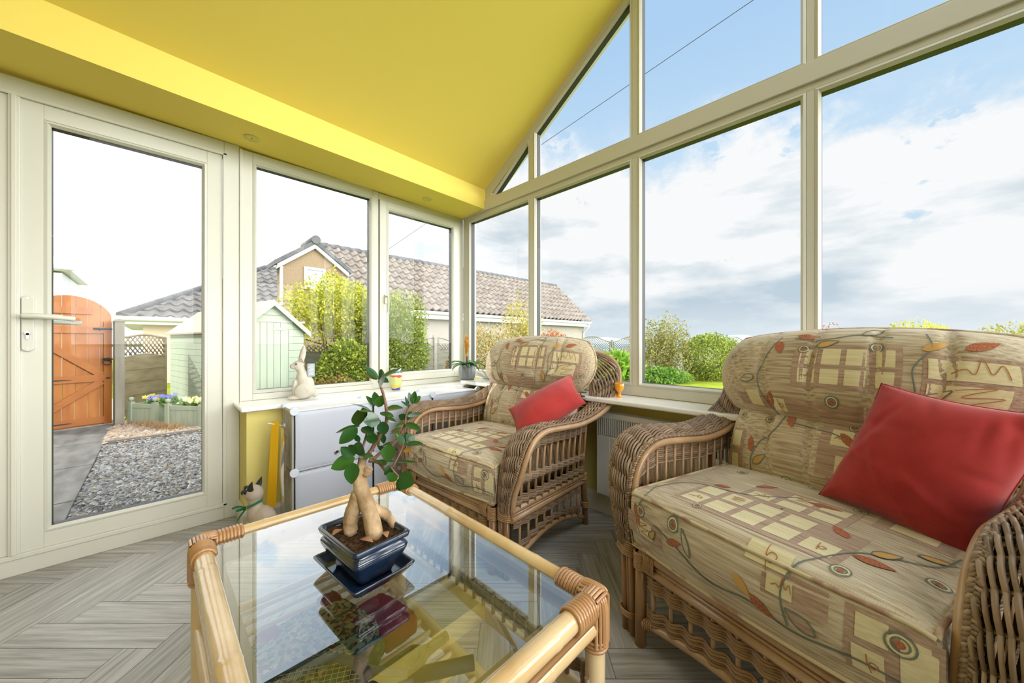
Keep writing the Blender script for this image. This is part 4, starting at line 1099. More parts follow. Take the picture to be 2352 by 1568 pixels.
for i in range(3):
    for j in range(2):
        y0, y1, z0, z1 = YS[i] + .008, YS[i + 1] - .008, ZS[j] + .006, ZS[j + 1] - .006
        p = MB()
        def df(u, v):
            e = min(u, 1 - u, v, 1 - v)
            bow = .010 * (1 - (2 * v - 1) ** 2) * .6 + .004 * min(1, e / .04)
            return (UX1 - so_.x + bow - .004, y0 + (y1 - y0) * u - so_.y, z0 + (z1 - z0) * v)
        p.grid(df, 40, 30)
        P = [df(u / 24, 0) for u in range(25)]
        for a, b in (((0, 0), (1, 0)), ((0, 1), (1, 1)), ((0, 0), (0, 1)), ((1, 0), (1, 1))):
            L_ = [V(df(a[0] + (b[0] - a[0]) * k / 20, a[1] + (b[1] - a[1]) * k / 20)) for k in range(21)]
            p.tube(L_, .0028, 5)
        dr = p.build('door', CUBE, su)
        hy, hz = (y0 + y1) / 2 - so_.y, z0 + (z1 - z0) * .19
        hx_ = df(.5, .19)[0]
        p = MB(); p.tube([(hx_ + .001, hy + .0115 * math.cos(a), hz + .0115 * math.sin(a)) for a in [2 * PI * k / 20 for k in range(20)]], .0032, 8, closed=True)
        p.build('pull_ring', CHROME, dr)
        p = MB(); p.tube([(hx_ + .0005, hy, hz), (hx_ + .0015, hy, hz)], .0105, 16); p.build('pull_hole', DARK, dr)
for i, y in enumerate(YS):
    for z in ZS:
        p = MB(); p.tube([(UX1 - so_.x - .004, y - so_.y, z), (UX1 - so_.x + .011, y - so_.y, z)], [.0215, .0215], 20)
        p.tube([(UX1 - so_.x - .02, y - so_.y, z), (UX1 - so_.x, y - so_.y, z)], .012, 12)
        p.build('connector', CONN, su, bevel=.002)
    p = MB(); p.tube([(UX0 + .016 - so_.x, y - so_.y - (.014 if i == 0 else 0), UZ + .002), (UX0 + .016 - so_.x, y - so_.y + .01, UZ + .002)], .0135, 14)
    p.tube([(UX0 + .016 - so_.x, y - so_.y, UZ - .004), (UX0 + .016 - so_.x, y - so_.y, UZ + .013)], .009, 12); p.build('connector', CONN, su)

# hook on the side of the unit, with a yellow strap and a clear bag hanging from it
hk = thing('hook_rod', 'pale twisted hook rod sticking out of the storage unit side', 'hook', (-2.235, .500, .548))
p = MB(); P = [V((.03 * k / 20 - .0, -.012 - .075 * k / 20, .030 * k / 20)) for k in range(21)]
p.tube(P, [.0034 + (.0012 if k % 3 == 0 else 0) for k in range(21)], 8); p.build('rod', mat('pale_rod', (.72, .66, .55), .4), hk)
p = MB(); p.lathe([(.0, -.001), (.012, 0), (.013, .005), (.009, .010), (0, .011)], seg=14); o = p.build('rod_base', CONN, hk); o.rotation_euler = (PI / 2, 0, 0)
st = thing('yellow_strap', 'long flat yellow plastic strap hanging beside the storage unit', 'strap', (-2.212, .447, .569))
p = MB()
def sf(u, v):
    s = v * .44; x = (-.5 + u) * (.034 + .010 * v)
    return (x * .705 - .012 * v, x * .709 - .016 * v, (.0085 if v < .02 else .006) - s + .004 * math.cos(2 * PI * u) * (v < .04))
p.grid(sf, 6, 40); p.grid(lambda u, v: V(sf(u, v)) + V((.003, .004, 0)), 6, 40, flip=True)
for u in (0, 1): p.grid(lambda a, v: V(sf(u, v)) + V((.003, .004, 0)) * a, 1, 40)
p.build('strap', mat('yellow_plastic', (.72, .40, .005), .35, .5), st)
bgm = glass('clear_film', (.80, .78, .74), 1.35, 1.2, .12)
bg_ = thing('clear_bag', 'clear hanging bag with brown contents behind the yellow strap', 'bag', (-2.19, .478, .548))
p = MB()
p.grid(lambda u, v: (-.045 + .09 * u + .004 * math.sin(9 * v), -.004 - .010 * math.sin(PI * u) * math.sin(PI * v), -.46 * v), 10, 24); p.build('bag_film', bgm, bg_)
p = MB(); p.grid(lambda u, v: (-.02 + .05 * u + .004 * math.sin(11 * v), .008 - .012 * math.sin(PI * u) * math.sin(PI * v) ** .5 + .003 * math.sin(25 * v + 6 * u), -.03 - .27 * v), 12, 30)
p.build('brown_contents', mat('brown_satin', (.20, .13, .09), .3, .5, coat=.3, col2=(.33, .24, .17), scale=(30, 30, 14)), bg_)

# ---------------------------------------------------------------- ornaments
def remesh(o, vox, sm=2):
    r = o.modifiers.new('r', 'REMESH'); r.mode = 'VOXEL'; r.voxel_size = vox; r.use_smooth_shade = True
    s = o.modifiers.new('s', 'SMOOTH'); s.factor = .6; s.iterations = sm
    return o
CAM_YAW = math.atan2(829, 825)       # direction the room corner lies in, used to face the ornaments
# cat
CAT = mat('painted_cream_wood', (.50, .42, .33), .6, .3, col2=(.42, .35, .28), scale=(14, 14, 14))
CATD = mat('painted_black', (.02, .018, .017), .45, .4)
ct_ = thing('cat_ornament', 'carved siamese cat ornament with a green ribbon on the floor by the wall end', 'cat ornament', (-2.170, .375, 0), math.radians(-135))
ct_.scale = (1.0, 1.0, 1.06)
p = MB()
p.ell((-.045, 0, .055), (.075, .062, .062)); p.ell((-.02, 0, .10), (.06, .05, .07), M=Matrix.Rotation(.35, 3, 'Y')); p.ell((.022, 0, .135), (.036, .038, .062)); p.ell((.03, 0, .06), (.03, .04, .065))
for s in (-1, 1):
    p.ell((.045, s * .022, .05), (.017, .016, .055)); p.ell((-.03, s * .045, .045), (.055, .028, .045))
p.ell((.026, 0, .19), (.031, .032, .04)); p.ell((.030, 0, .225), (.043, .040, .040), M=Matrix.Rotation(-.35, 3, 'Y')); p.ell((.058, 0, .226), (.026, .024, .022))
remesh(p.build('cat_body', CAT, ct_), .0045, 4)
p = MB(); p.ell((.076, 0, .231), (.017, .019, .016), M=Matrix.Rotation(-.4, 3, 'Y')); p.ell((.062, 0, .247), (.021, .015, .010), M=Matrix.Rotation(-.6, 3, 'Y')); remesh(p.build('muzzle_mask', CATD, ct_), .003, 2)
for s in (-1, 1):
    p = MB(); p.tube(catmull([(.030, s * .026, .248), (.024, s * .032, .268), (.014, s * .034, .293)], 4), [.017, .0165, .0155, .014, .0125, .010, .007, .004, .0008], 10, flat=.55); p.build('ear', CATD, ct_)
    p = MB(); p.ell((.052, s * .028, .240), (.015, .0085, .0105), M=Matrix.Rotation(-.5, 3, 'Y')); p.build('eye_patch', CATD, ct_)
    p = MB(); p.ell((.060, s * .022, .010), (.022, .014, .011)); p.build('paw', CATD, ct_)
RIB = mat('green_ribbon', (.004, .16, .055), .3, .5, sheen=.3)
p = MB()
p.grid(lambda u, v: (.022 + .036 * math.cos(2 * PI * u) + .003, .037 * math.sin(2 * PI * u), .172 + .011 * v - .016 * math.cos(2 * PI * u)), 30, 1, wu=True); rbn = p.build('ribbon', RIB, ct_)
p = MB(); p.ell((.064, 0, .158), (.007, .009, .007))
for pts in ([(.066, 0, .158), (.074, .03, .163), (.09, .04, .158), (.078, .012, .154), (.066, 0, .157)], [(.066, 0, .158), (.068, -.03, .15), (.07, -.035, .128), (.07, -.014, .142), (.066, 0, .157)], [(.066, 0, .157), (.085, .01, .13), (.098, .02, .105)], [(.066, 0, .157), (.10, .01, .166), (.125, .02, .160)]):
    Pq = catmull(pts, 6)
    p.grid(lambda u, v: Pq[min(len(Pq) - 1, int(round(u * (len(Pq) - 1))))] + V((0, .35, 1)).normalized() * .011 * (v - .5), len(Pq) - 1, 1)
p.build('ribbon_bow', RIB, ct_)
# rabbit
STONE = mat('pale_stone', (.62, .58, .50), .8, .2, col2=(.50, .46, .39), scale=(16, 16, 10), bump=.15, bscale=140)
rb = thing('rabbit_ornament', 'pale stone rabbit ornament with upright ears on the window sill', 'rabbit ornament', (-2.452, .640, SZ), math.radians(-100))
p = MB()
p.ell((-.012, 0, .075), (.052, .050, .078)); p.ell((.0, 0, .125), (.036, .037, .055)); p.ell((-.018, .0, .05), (.055, .058, .05))
for s in (-1, 1): p.ell((.005, s * .040, .05), (.043, .020, .046)); p.ell((.042, s * .030, .013), (.042, .018, .013)); p.ell((.042, s * .016, .06), (.014, .013, .06))
p.ell((.010, 0, .178), (.024, .025, .030)); p.ell((.022, 0, .205), (.036, .027, .029), M=Matrix.Rotation(.5, 3, 'Y')); p.ell((.048, 0, .198), (.021, .018, .017)); p.ell((-.066, 0, .022), (.02, .019, .018))
remesh(p.build('rabbit_body', STONE, rb), .004, 3)
for s in (-1, 1):
    p = MB(); p.tube(catmull([(.010, s * .014, .222), (.002, s * .019, .26), (-.004, s * .022, .295), (-.008, s * .022, .325)], 4), [.0125, .0135, .0145, .015, .0152, .015, .0145, .0135, .012, .010, .0075, .0045, .001], 12, flat=.55); p.build('ear', STONE, rb)
    p = MB(); p.ell((.036, s * .0245, .213), (.0045, .003, .0045)); p.build('eye', CATD, rb)
p = MB(); P = catmull([(.012, -.024, .245), (-.012, -.028, .215), (-.026, -.030, .19), (-.030, .005, .175), (-.020, .030, .19), (.010, .026, .242), (.012, 0, .252), (.012, -.024, .245)], 5); p.tube(P, .0016, 5); p.build('string', mat('brown_string', (.25, .12, .05), .8), rb)
p = MB(); p.box(-.062, -.022, .0345, .0385, .132, .212); sl = p.build('slate_tag', mat('grey_slate', (.34, .38, .43), .6), rb, rot=(.05, 0, 0), bevel=.001)
p = MB()
for k in range(9): z = .142 + k * .0075; p.box(-.057, -.027 - (k % 3) * .004, .0386, .0392, z, z + .0032)
p.build('tag_lines', mat('pale_chalk', (.72, .75, .78), .7), sl)
# painted jar
pj = thing('painted_jar', 'small hand painted ceramic jar banded yellow red and blue on the sill', 'jar', (-2.43, 1.235, SZ))
wob = lambda a, z: 1 + .04 * math.sin(3 * a + z * 60) + .02 * math.sin(5 * a - z * 40)
def jarmat():
    m = mat('painted_bands', (.8, .8, .8), .2, .5, coat=.6); N, L = nt(m); b = N['Principled BSDF']; tc = N.new('ShaderNodeTexCoord'); sp = N.new('ShaderNodeSeparateXYZ'); L.new(tc.outputs['Object'], sp.inputs[0])
    nz = N.new('ShaderNodeTexNoise'); nz.inputs['Scale'].default_value = 28; L.new(tc.outputs['Object'], nz.inputs['Vector'])
    m1 = N.new('ShaderNodeMath'); m1.operation = 'MULTIPLY_ADD'; L.new(nz.outputs['Fac'], m1.inputs[0]); m1.inputs[1].default_value = .035; L.new(sp.outputs[2], m1.inputs[2])
    m2 = N.new('ShaderNodeMath'); m2.operation = 'MULTIPLY'; L.new(m1.outputs[0], m2.inputs[0]); m2.inputs[1].default_value = 1 / .18
    r = N.new('ShaderNodeValToRGB'); r.color_ramp.interpolation = 'CONSTANT'; E = r.color_ramp.elements
    cs = [(0, (.06, .08, .32)), (.19, (.72, .55, .08)), (.31, (.60, .66, .25)), (.62, (.60, .10, .06)), (.70, (.75, .74, .7)), (.78, (.05, .16, .14)), (.86, (.66, .72, .75)), (.95, (.08, .10, .30))]
    while len(E) < len(cs): E.new(.5)
    for e, (pz, c) in zip(E, cs): e.position = pz; e.color = (*c, 1)
    L.new(m2.outputs[0], r.inputs['Fac']); L.new(r.outputs[0], b.inputs['Base Color']); return m
p = MB(); p.lathe([(.028, 0), (.031, .004), (.040, .06), (.044, .095), (.045, .115), (.040, .135), (.036, .142), (.040, .152), (.037, .155), (.032, .148), (.036, .13), (.038, .10), (.02, .02)], seg=30, wob=lambda a, z: 1 + .025 * math.sin(4 * a + z * 50)); p.build('jar_body', jarmat(), pj)
# bromeliad
br_ = thing('bromeliad', 'orange flowering bromeliad in a ribbed grey pot at the sill corner', 'potted plant', (-2.325, 1.800, .6882))
p = MB(); p.lathe([(.040, 0), (.052, .004), (.064, .03), (.067, .07), (.064, .10), (.060, .108), (.057, .124), (.053, .124), (.052, .10), (.02, .1)], seg=56, wob=lambda a, z: 1 + (.035 * math.cos(14 * a) if .003 < z < .112 else 0)); p.build('pot', mat('grey_glazed_pot', (.17, .19, .19), .45, .5), br_)
p = MB(); p.lathe([(.062, -.001), (.062, .003)], c=(0, 0, 0), seg=24); p.build('pot_foot', mat('beige_pot_foot', (.35, .33, .28), .6), br_)  # beige disc a little wider than the pot base
p = MB(); rg = random.Random(5)
for k in range(17):
    a = k * 2.4; el = .25 + .55 * (k / 16); ln = rg.uniform(.13, .17)
    d = V((math.cos(a), math.sin(a), 0)); b0 = V((0, 0, .115)) + d * .012
    def lf(u, v):
        s = u * ln; w = .013 * math.sin(PI * min(1, .12 + u * .88)) ** .6 * (2 * v - 1)
        h = s * math.tan(el) * (1 - .55 * u) * .75 + .002
        return b0 + d * s * .92 + V((-d.y, d.x, 0)) * w + V((0, 0, h - .055 * u ** 2.5 * (1.2 - el) + .006 * abs(2 * v - 1)))
    p.grid(lf, 12, 4)
p.build('leaves', mat('bromeliad_leaf', (.015, .09, .02), .32, .5, coat=.3, island=[(.012, .07, .015), (.03, .14, .02), (.06, .19, .03)], trans=.1), br_)
p = MB(); p.tube([(0, 0, .115), (-.004, 0, .19), (-.006, .002, .22)], .0055, 8); p.build('flower_stalk', mat('dark_stalk', (.09, .03, .015), .6), br_)
p = MB()
for k in range(26):
    a = k * 2.4; z = .185 + .0058 * k; w = .030 * (1 - abs(k - 13) / 20); d = V((math.cos(a), math.sin(a), 0))
    leaf3(p, V((-.006, 0, z)) + d * .004, V((-.006, 0, z + .042)) + d * (w + .003), .020, .0, .3, d * -1 + V((0, 0, .4)))
p.build('flower_head', mat('orange_bract', (.5, .2, .03), .45, island=[(.42, .10, .02), (.60, .26, .03), (.62, .38, .05), (.34, .16, .03)], trans=.15), br_)
# egg cup
ec = thing('egg_cup', 'small orange egg cup on the gable sill between the armchairs', 'egg cup', (-1.005, 1.850, .6885))
p = MB(); p.lathe([(.0, 0), (.017, 0), (.018, .003), (.010, .012), (.008, .022), (.012, .030), (.022, .040), (.0265, .056), (.0265, .076), (.024, .078), (.023, .058), (.018, .044), (.0, .038)], seg=24, cap=False); p.build('cup', mat('orange_glaze', (.80, .33, .01), .22, .5, coat=.5), ec)

# ---------------------------------------------------------------- radiator
RADM = mat('white_radiator_enamel', (.76, .76, .73), .35, .5)
rd = thing('radiator', 'white panel heater with a dark top grille under the gable window', 'radiator', (-.70, 1.80, .13))
p = MB(); x0, x1 = -.42, .46
p.box(x0, x1, .012, .050, 0, .440)
n = 10
for k in range(n):
    a = x0 + (x1 - x0) * k / n; b = x0 + (x1 - x0) * (k + 1) / n
    p.box(a + .0025, b - .0025, -.002, .012, .006, .335)
p.box(x0, x1, .002, .012, 0, .34); p.build('front_panel', RADM, rd, bevel=.002)
p = MB(); p.prism([(-.004, .440), (-.004, .452), (.006, .468), (.050, .472), (.050, .440)], 0, x0 - .004, x1 + .004); p.build('top_cap', RADM, rd, bevel=.002)
p = MB(); p.box(x0 + .004, x1 - .004, .008, .0125, .345, .437); p.build('grille_back', mat('grille_slot', (.03, .03, .035), .7), rd)
p = MB()
for k in range(68):
    x = x0 + .006 + (x1 - x0 - .012) * k / 67; p.box(x - .0033, x + .0033, -.002, .010, .343, .440)
p.build('grille_slat', RADM, rd)
for x in (x0 + .1, x1 - .1):
    p = MB(); p.box(x - .02, x + .02, .05, .0745, .05, .38); p.build('wall_bracket', RADM, rd)

# ---------------------------------------------------------------- red scatter cushions
RED = mat('red_velvet', (.32, .024, .022), .9, .15, sheen=.25, col2=(.38, .034, .03), scale=(14, 14, 14), bump=.08, bscale=500)
def pillow(name, label, P, T, flip=False):
    c = sum((V(p) for p in P), V()) / 4
    t = thing(name, label, 'cushion', c, 0, 'red scatter cushions')
    A, B, C_, D = [V(p) - c for p in P]
    nrm = (B - A).cross(D - A).normalized() * (-1 if flip else 1)
    m = MB(); rr = random.Random(2)
    fold_ = [(rr.uniform(-1, 1), rr.uniform(-1, 1), rr.uniform(0, PI), rr.uniform(.05, .12), rr.uniform(.25, .5)) for k in range(22)]
    def f(a, b, s):
        x = a * (1 - .085 * (1 - b * b) * a * a); y = b * (1 - .085 * (1 - a * a) * b * b)
        u, v = (x + 1) / 2, (y + 1) / 2
        p = A * (1 - u) * (1 - v) + B * u * (1 - v) + C_ * u * v + D * (1 - u) * v
        e = max(0, (1 - a * a) * (1 - b * b)) ** .52
        h = T * e
        if s > 0:
            for (fx, fy, an, w, ln) in fold_:
                rx, ry = a - fx, b - fy; q = rx * math.cos(an) + ry * math.sin(an); z = -rx * math.sin(an) + ry * math.cos(an)
                h += .0055 * math.exp(-(z / w * 1.6) ** 2 - (q / ln) ** 2) * e ** .3 * (1 if fx > 0 else -1)
        return p + nrm * h * s
    for s in (1, -1): m.grid(lambda u, v: f(2 * u - 1, 2 * v - 1, s), 46, 46, flip=(s > 0) == flip)
    m.build('cushion_cover', RED, t, weld=True)
    m = MB(); E = [f(-1 + 2 * k / 30, -1, 1) for k in range(31)] + [f(1, -1 + 2 * k / 30, 1) for k in range(1, 31)] + [f(1 - 2 * k / 30, 1, 1) for k in range(1, 31)] + [f(-1, 1 - 2 * k / 30, 1) for k in range(1, 30)]
    m.tube(E, .0022, 5, closed=True); m.build('seam', RED, t)
pillow('scatter_cushion', 'red velvet cushion propped in the corner armchair against its arm', [(-1.173, 1.628, 0.818), (-1.004, 1.514, 0.696), (-1.119, 1.144, 0.538), (-1.288, 1.258, 0.66)], .075)
pillow('scatter_cushion', 'large red velvet cushion lying in the armchair nearest the camera', [(0.018, 1.507, 0.878), (-0.119, 1.454, 0.525), (0.167, 1.344, 0.484), (0.304, 1.397, 0.837)], .095)
# ---------------------------------------------------------------- outside
G = -.30
HW = mat('grey_harling', (.30, .28, .245), .95, .1, col2=(.24, .22, .19), scale=(30, 30, 30), bump=.3)
TAN = mat('tan_harling', (.27, .20, .13), .95, .1, col2=(.22, .165, .105), scale=(26, 26, 26), bump=.3)
WHT = mat('white_trim_paint', (.55, .55, .53), .5)
SLATE = mat('grey_ridge', (.07, .075, .08), .8, col2=(.11, .11, .112), scale=(4, 4, 4))
TILE = mat('concrete_tile', (.14, .118, .10), .9, .15, col2=(.25, .218, .19), scale=(1.3, 3.5, 6), lo=.3, hi=.7)
TILEG = mat('grey_concrete_tile', (.12, .115, .11), .9, .15, col2=(.20, .19, .18), scale=(2, 4, 6), lo=.3, hi=.7)
# own house behind the camera (casts the shade the garden near the door lies in)
w = MB(); w.box(-5.2, 6, -9, YB - .13, G, 4.6); w.prism([(-9.4, 4.6), (YB, 4.6), (-5.8, 7.4)], 0, -5.4, 6.2)
struct(w.build('house', HW), 'rendered house the conservatory stands against', 'house')
# ground
LAWN = mat('lawn_grass', (.15, .21, .012), .95, .1, col2=(.26, .30, .028), scale=(3, 3, 3), detail=8, bump=.6, bscale=40, lo=.3, hi=.7)
w = MB(); w.face([(-45, -30, G), (30, -30, G), (30, 32, G), (-45, 32, G)])
struct(w.build('ground', LAWN), 'sunlit lawn', 'lawn')
w = MB(); w.face([(-1500, -300, -14), (1500, -300, -14), (1500, 2400, -14), (-1500, 2400, -14)])
struct(w.build('sea', mat('sea_water', (.20, .32, .42), .35)), 'distant sea', 'sea')
w = MB(); rh = random.Random(4)
hx_ = [(-1500 + 60 * k) for k in range(51)]
hz_ = [max(2, 14 + 10 * math.sin(k * .45) + 7 * math.sin(k * 1.1 + 1) + rh.uniform(-2, 2)) for k in range(51)]
for k in range(50): w.quad((hx_[k], 1900, -14), (hx_[k + 1], 1900, -14), (hx_[k + 1], 1960 + 30 * math.sin(k), hz_[k + 1]), (hx_[k], 1960 + 30 * math.sin(k - 1), hz_[k]))
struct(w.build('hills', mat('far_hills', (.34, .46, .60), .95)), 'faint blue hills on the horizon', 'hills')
SLAB = mat('grey_paving', (.10, .096, .09), .85, .2, col2=(.19, .183, .17), scale=(3, 9, 3), detail=7, lo=.3, hi=.7, bump=.2)
w = MB()
x = -2.7; k = 0
while x > -8.2:
    w.box(x - .595, x, -1.6, -.452, G - .02, G + .03 + .003 * (k % 2)); x -= .60; k += 1
struct(w.build('path', SLAB, bevel=.006), 'grey paving slab path to the gate', 'path')
w = MB(); w.box(-12, -8.3, -1.6, -.35, G - .02, G + .02); struct(w.build('pavement', mat('pale_concrete', (.62, .58, .5), .9)), 'pale concrete beyond the gate', 'pavement')
GRAVB = mat('gravel_bed', (.08, .08, .08), .95, .1, col2=(.2, .2, .19), scale=(60, 60, 60), bump=.8)
w = MB(); w.face([(-2.66, -.45, G + .012), (-2.66, 1.4, G + .012), (-6.9, .62, G + .012), (-6.9, -.45, G + .012)])
o = w.build('gravel', [GRAVB]); tag(o, 'grey stone chippings covering the ground beside the path', 'gravel', kind='stuff')
STONEG = mat('stone_chip', (.4, .4, .4), .85, .2, island=[(.06, .06, .065), (.14, .14, .14), (.23, .23, .225), (.36, .36, .35), (.20, .19, .18), (.26, .20, .13)])
rs = random.Random(9); w = MB()
def chip(w, x, y, z, r, mi=0):
    a = rs.uniform(0, 6.28); c, s = math.cos(a), math.sin(a); i = len(w.v)
    V8 = []
    for (px, py, pz) in ((1, 0, .1), (.3, .8, -.1), (-.7, .6, .2), (-1, -.3, 0), (-.1, -.8, .15), (.7, -.6, -.1)):
        k = r * rs.uniform(.7, 1.2); V8.append((x + k * (px * c - py * s * .7), y + k * (px * s + py * c * .7), z + r * pz))
    top = (x + rs.uniform(-.2, .2) * r, y + rs.uniform(-.2, .2) * r, z + r * rs.uniform(.35, .7))
    w.v += V8 + [top]
    for j in range(6): w.f.append((i + j, i + (j + 1) % 6, i + 6)); w.m.append(mi); w.s.append(False)
for k in range(15000):
    t = rs.random(); x = -2.72 - 4.1 * t ** 1.25; y = rs.uniform(-.448, 1.35)
    if y > 1.35 + (x + 2.66) * .18: continue
    chip(w, x, y, G + .014, rs.uniform(.014, .030))
o = w.build('gravel', STONEG); tag(o, 'loose grey chippings seen through the door glass', 'gravel', kind='stuff')
w = MB()
for k in range(2600):
    x = rs.uniform(-8.0, -6.75); y = rs.uniform(-.45, .75 + (x + 6.75) * .2)
    chip(w, x, y, G + .03, rs.uniform(.02, .055))
w.face([(-6.75, -.46, G + .014), (-6.75, .8, G + .014), (-8.6, .5, G + .014), (-8.6, -.46, G + .014)])
o = w.build('gravel', mat('brown_cobble', (.3, .2, .1), .9, .15, island=[(.20, .15, .11), (.34, .28, .23), (.42, .33, .24), (.28, .19, .12), (.5, .45, .4)])); tag(o, 'brown rounded cobbles in front of the planters', 'gravel', kind='stuff')
w = MB(); w.box(-6.80, -6.74, -.44, .66, G, G + .055); tag(w.build('stone_edging', mat('dark_edging', (.16, .14, .12), .9)), 'dark edging strip between cobbles and chippings', 'edging')
w = MB()      # orange dry moss and fallen needles on the gravel
for k in range(1500):
    t = rs.random(); x = -3.0 - 1.3 * t + rs.gauss(0, .12); y = .62 - .05 * t + rs.gauss(0, .10) + .35 * (1 - t) * .3; a = rs.uniform(0, 6.28); l = rs.uniform(.01, .03)
    w.face([(x, y, G + .034 + rs.uniform(0, .01)), (x + l * math.cos(a), y + l * math.sin(a), G + .036 + rs.uniform(0, .02)), (x + l * math.cos(a + .5), y + l * math.sin(a + .5), G + .034)])
tag(w.build('fallen_needles', mat('dry_needles', (.5, .3, .1), .9, island=[(.50, .28, .08), (.62, .42, .18), (.36, .2, .08)])), 'dry orange needles scattered over the grey chippings', 'litter', kind='stuff')
w = MB()
for k in range(1600):
    j = rs.random(); x = -8.05 + 1.05 * j + rs.gauss(0, .06); y = -.30 + .55 * j + rs.gauss(0, .06); l = rs.uniform(.04, .16); a = rs.uniform(0, 6.28)
    if j < .35 and rs.random() < .6: l *= .5
    w.face([(x, y, G + .02), (x + .012, y + .006, G + .02), (x + l * .5 * math.cos(a), y + l * .5 * math.sin(a), G + .02 + l * rs.uniform(.3, 1))])
tag(w.build('dead_grass', mat('straw', (.5, .32, .14), .9, island=[(.42, .25, .10), (.58, .40, .20), (.30, .18, .08)])), 'dry straw coloured grass in front of the planters', 'dry grass', kind='stuff')

# ---- gate
WOOD = mat('orange_stained_wood', (.30, .085, .012), .45, .4, coat=.15, col2=(.42, .15, .025), scale=(9, 9, 1.6), lo=.3, hi=.7, bump=.05)
WOODR = mat('orange_stained_rail', (.31, .09, .014), .45, .4, coat=.15, col2=(.38, .13, .022), scale=(3, 3, 9), lo=.3, hi=.7)
IRON = mat('black_iron', (.015, .015, .016), .5, .5)
gdir = math.atan2(-.9635, .2677)
gt = thing('garden_gate', 'orange stained arched wooden gate with black iron fittings', 'gate', (-8.267, -.47, G), gdir)
GWd = .84
def ztop(s): return 1.58 + .385 * math.sqrt(max(0, 1 - ((s - GWd / 2) / (GWd / 2 + .02)) ** 2))
for k in range(7):
    s0, s1 = GWd * k / 7 + .002, GWd * (k + 1) / 7 - .002
    if k == 0: s0 = .0
    m = MB(); pts = [(s0, .05)] + [(s1, .05)] + [(s1 + (s0 - s1) * j / 5, ztop(s1 + (s0 - s1) * j / 5)) for j in range(6)]
    m.prism(pts, 1, -.022, .0); m.build('board', WOOD, gt, bevel=.003)
for z0, z1 in ((.07, .17), (.70, .80), (1.42, 1.52), (1.70, 1.80)):
    m = MB(); a, b = (.02, GWd - .02) if z0 < 1.6 else (.20, .70); m.box(a, b, .0, .026, z0, z1); m.build('ledge', WOODR, gt, bevel=.003)
m = MB(); m.box(.0, .085, .0, .027, .05, 1.60); m.build('stile', WOOD, gt, bevel=.003)
for (a, b) in (((.10, .79), (.80, 1.42)), ((.10, .70), (.80, .17))):
    A, B = V((a[0], .013, a[1])), V((b[0], .013, b[1])); d = (B - A) / 2; n = V((-d.z, 0, d.x)).normalized() * .045
    m = MB(); m.obox((A + B) / 2, d, n, (0, .0125, 0)); m.build('brace', WOODR, gt, bevel=.003)
for z in (.745, .12):
    m = MB(); m.prism([(.40, z - .004), (.86, z - .022), (.86, z + .022), (.40, z + .004)], 1, .026, .031); m.build('strap_hinge', IRON, gt)
m = MB(); m.tube([(-.07, .04, 1.49), (.19, .04, 1.49)], .008, 8); m.box(.0, .19, .026, .036, 1.475, 1.505); m.box(-.075, -.035, .0, .03, 1.470, 1.510); m.tube([(.13, .036, 1.49), (.13, .055, 1.46)], .005, 6); m.build('bolt', IRON, gt)
m = MB(); m.tube([(-.10, .045, 1.03), (.09, .045, 1.03)], .009, 8); m.box(.02, .10, .026, .034, 1.01, 1.05); m.box(-.12, -.09, .0, .05, 1.0, 1.06)
m.tube([(.055 + .045 * math.cos(q), .05, .985 + .035 * math.sin(q)) for q in [2 * PI * j / 18 for j in range(18)]], .006, 6, closed=True); m.build('ring_latch', IRON, gt)
m = MB(); m.box(.02, .065, .026, .034, .735, .755); m.build('catch', IRON, gt)
PW = mat('weathered_wood', (.20, .18, .145), .9, .1, col2=(.28, .255, .21), scale=(14, 14, 2), lo=.3, hi=.7)
FW = mat('fence_wood', (.24, .19, .11), .9, .1, col2=(.36, .30, .19), scale=(3, 3, 12), lo=.3, hi=.7)
FWG = mat('grey_fence_wood', (.18, .175, .14), .9, .1, col2=(.25, .24, .20), scale=(3, 3, 12), lo=.3, hi=.7)
w = MB(); w.box(-.05, .05, -.055, .055, 0, 1.60); w.prism([(-.07, 1.60), (.07, 1.60), (0, 1.64)], 1, -.07, .07)
o = w.build('gate_post', PW, None, (-8.07, -.385, G), rot=(0, 0, gdir)); tag(o, 'weathered grey wooden post the orange gate latches to', 'gate post')

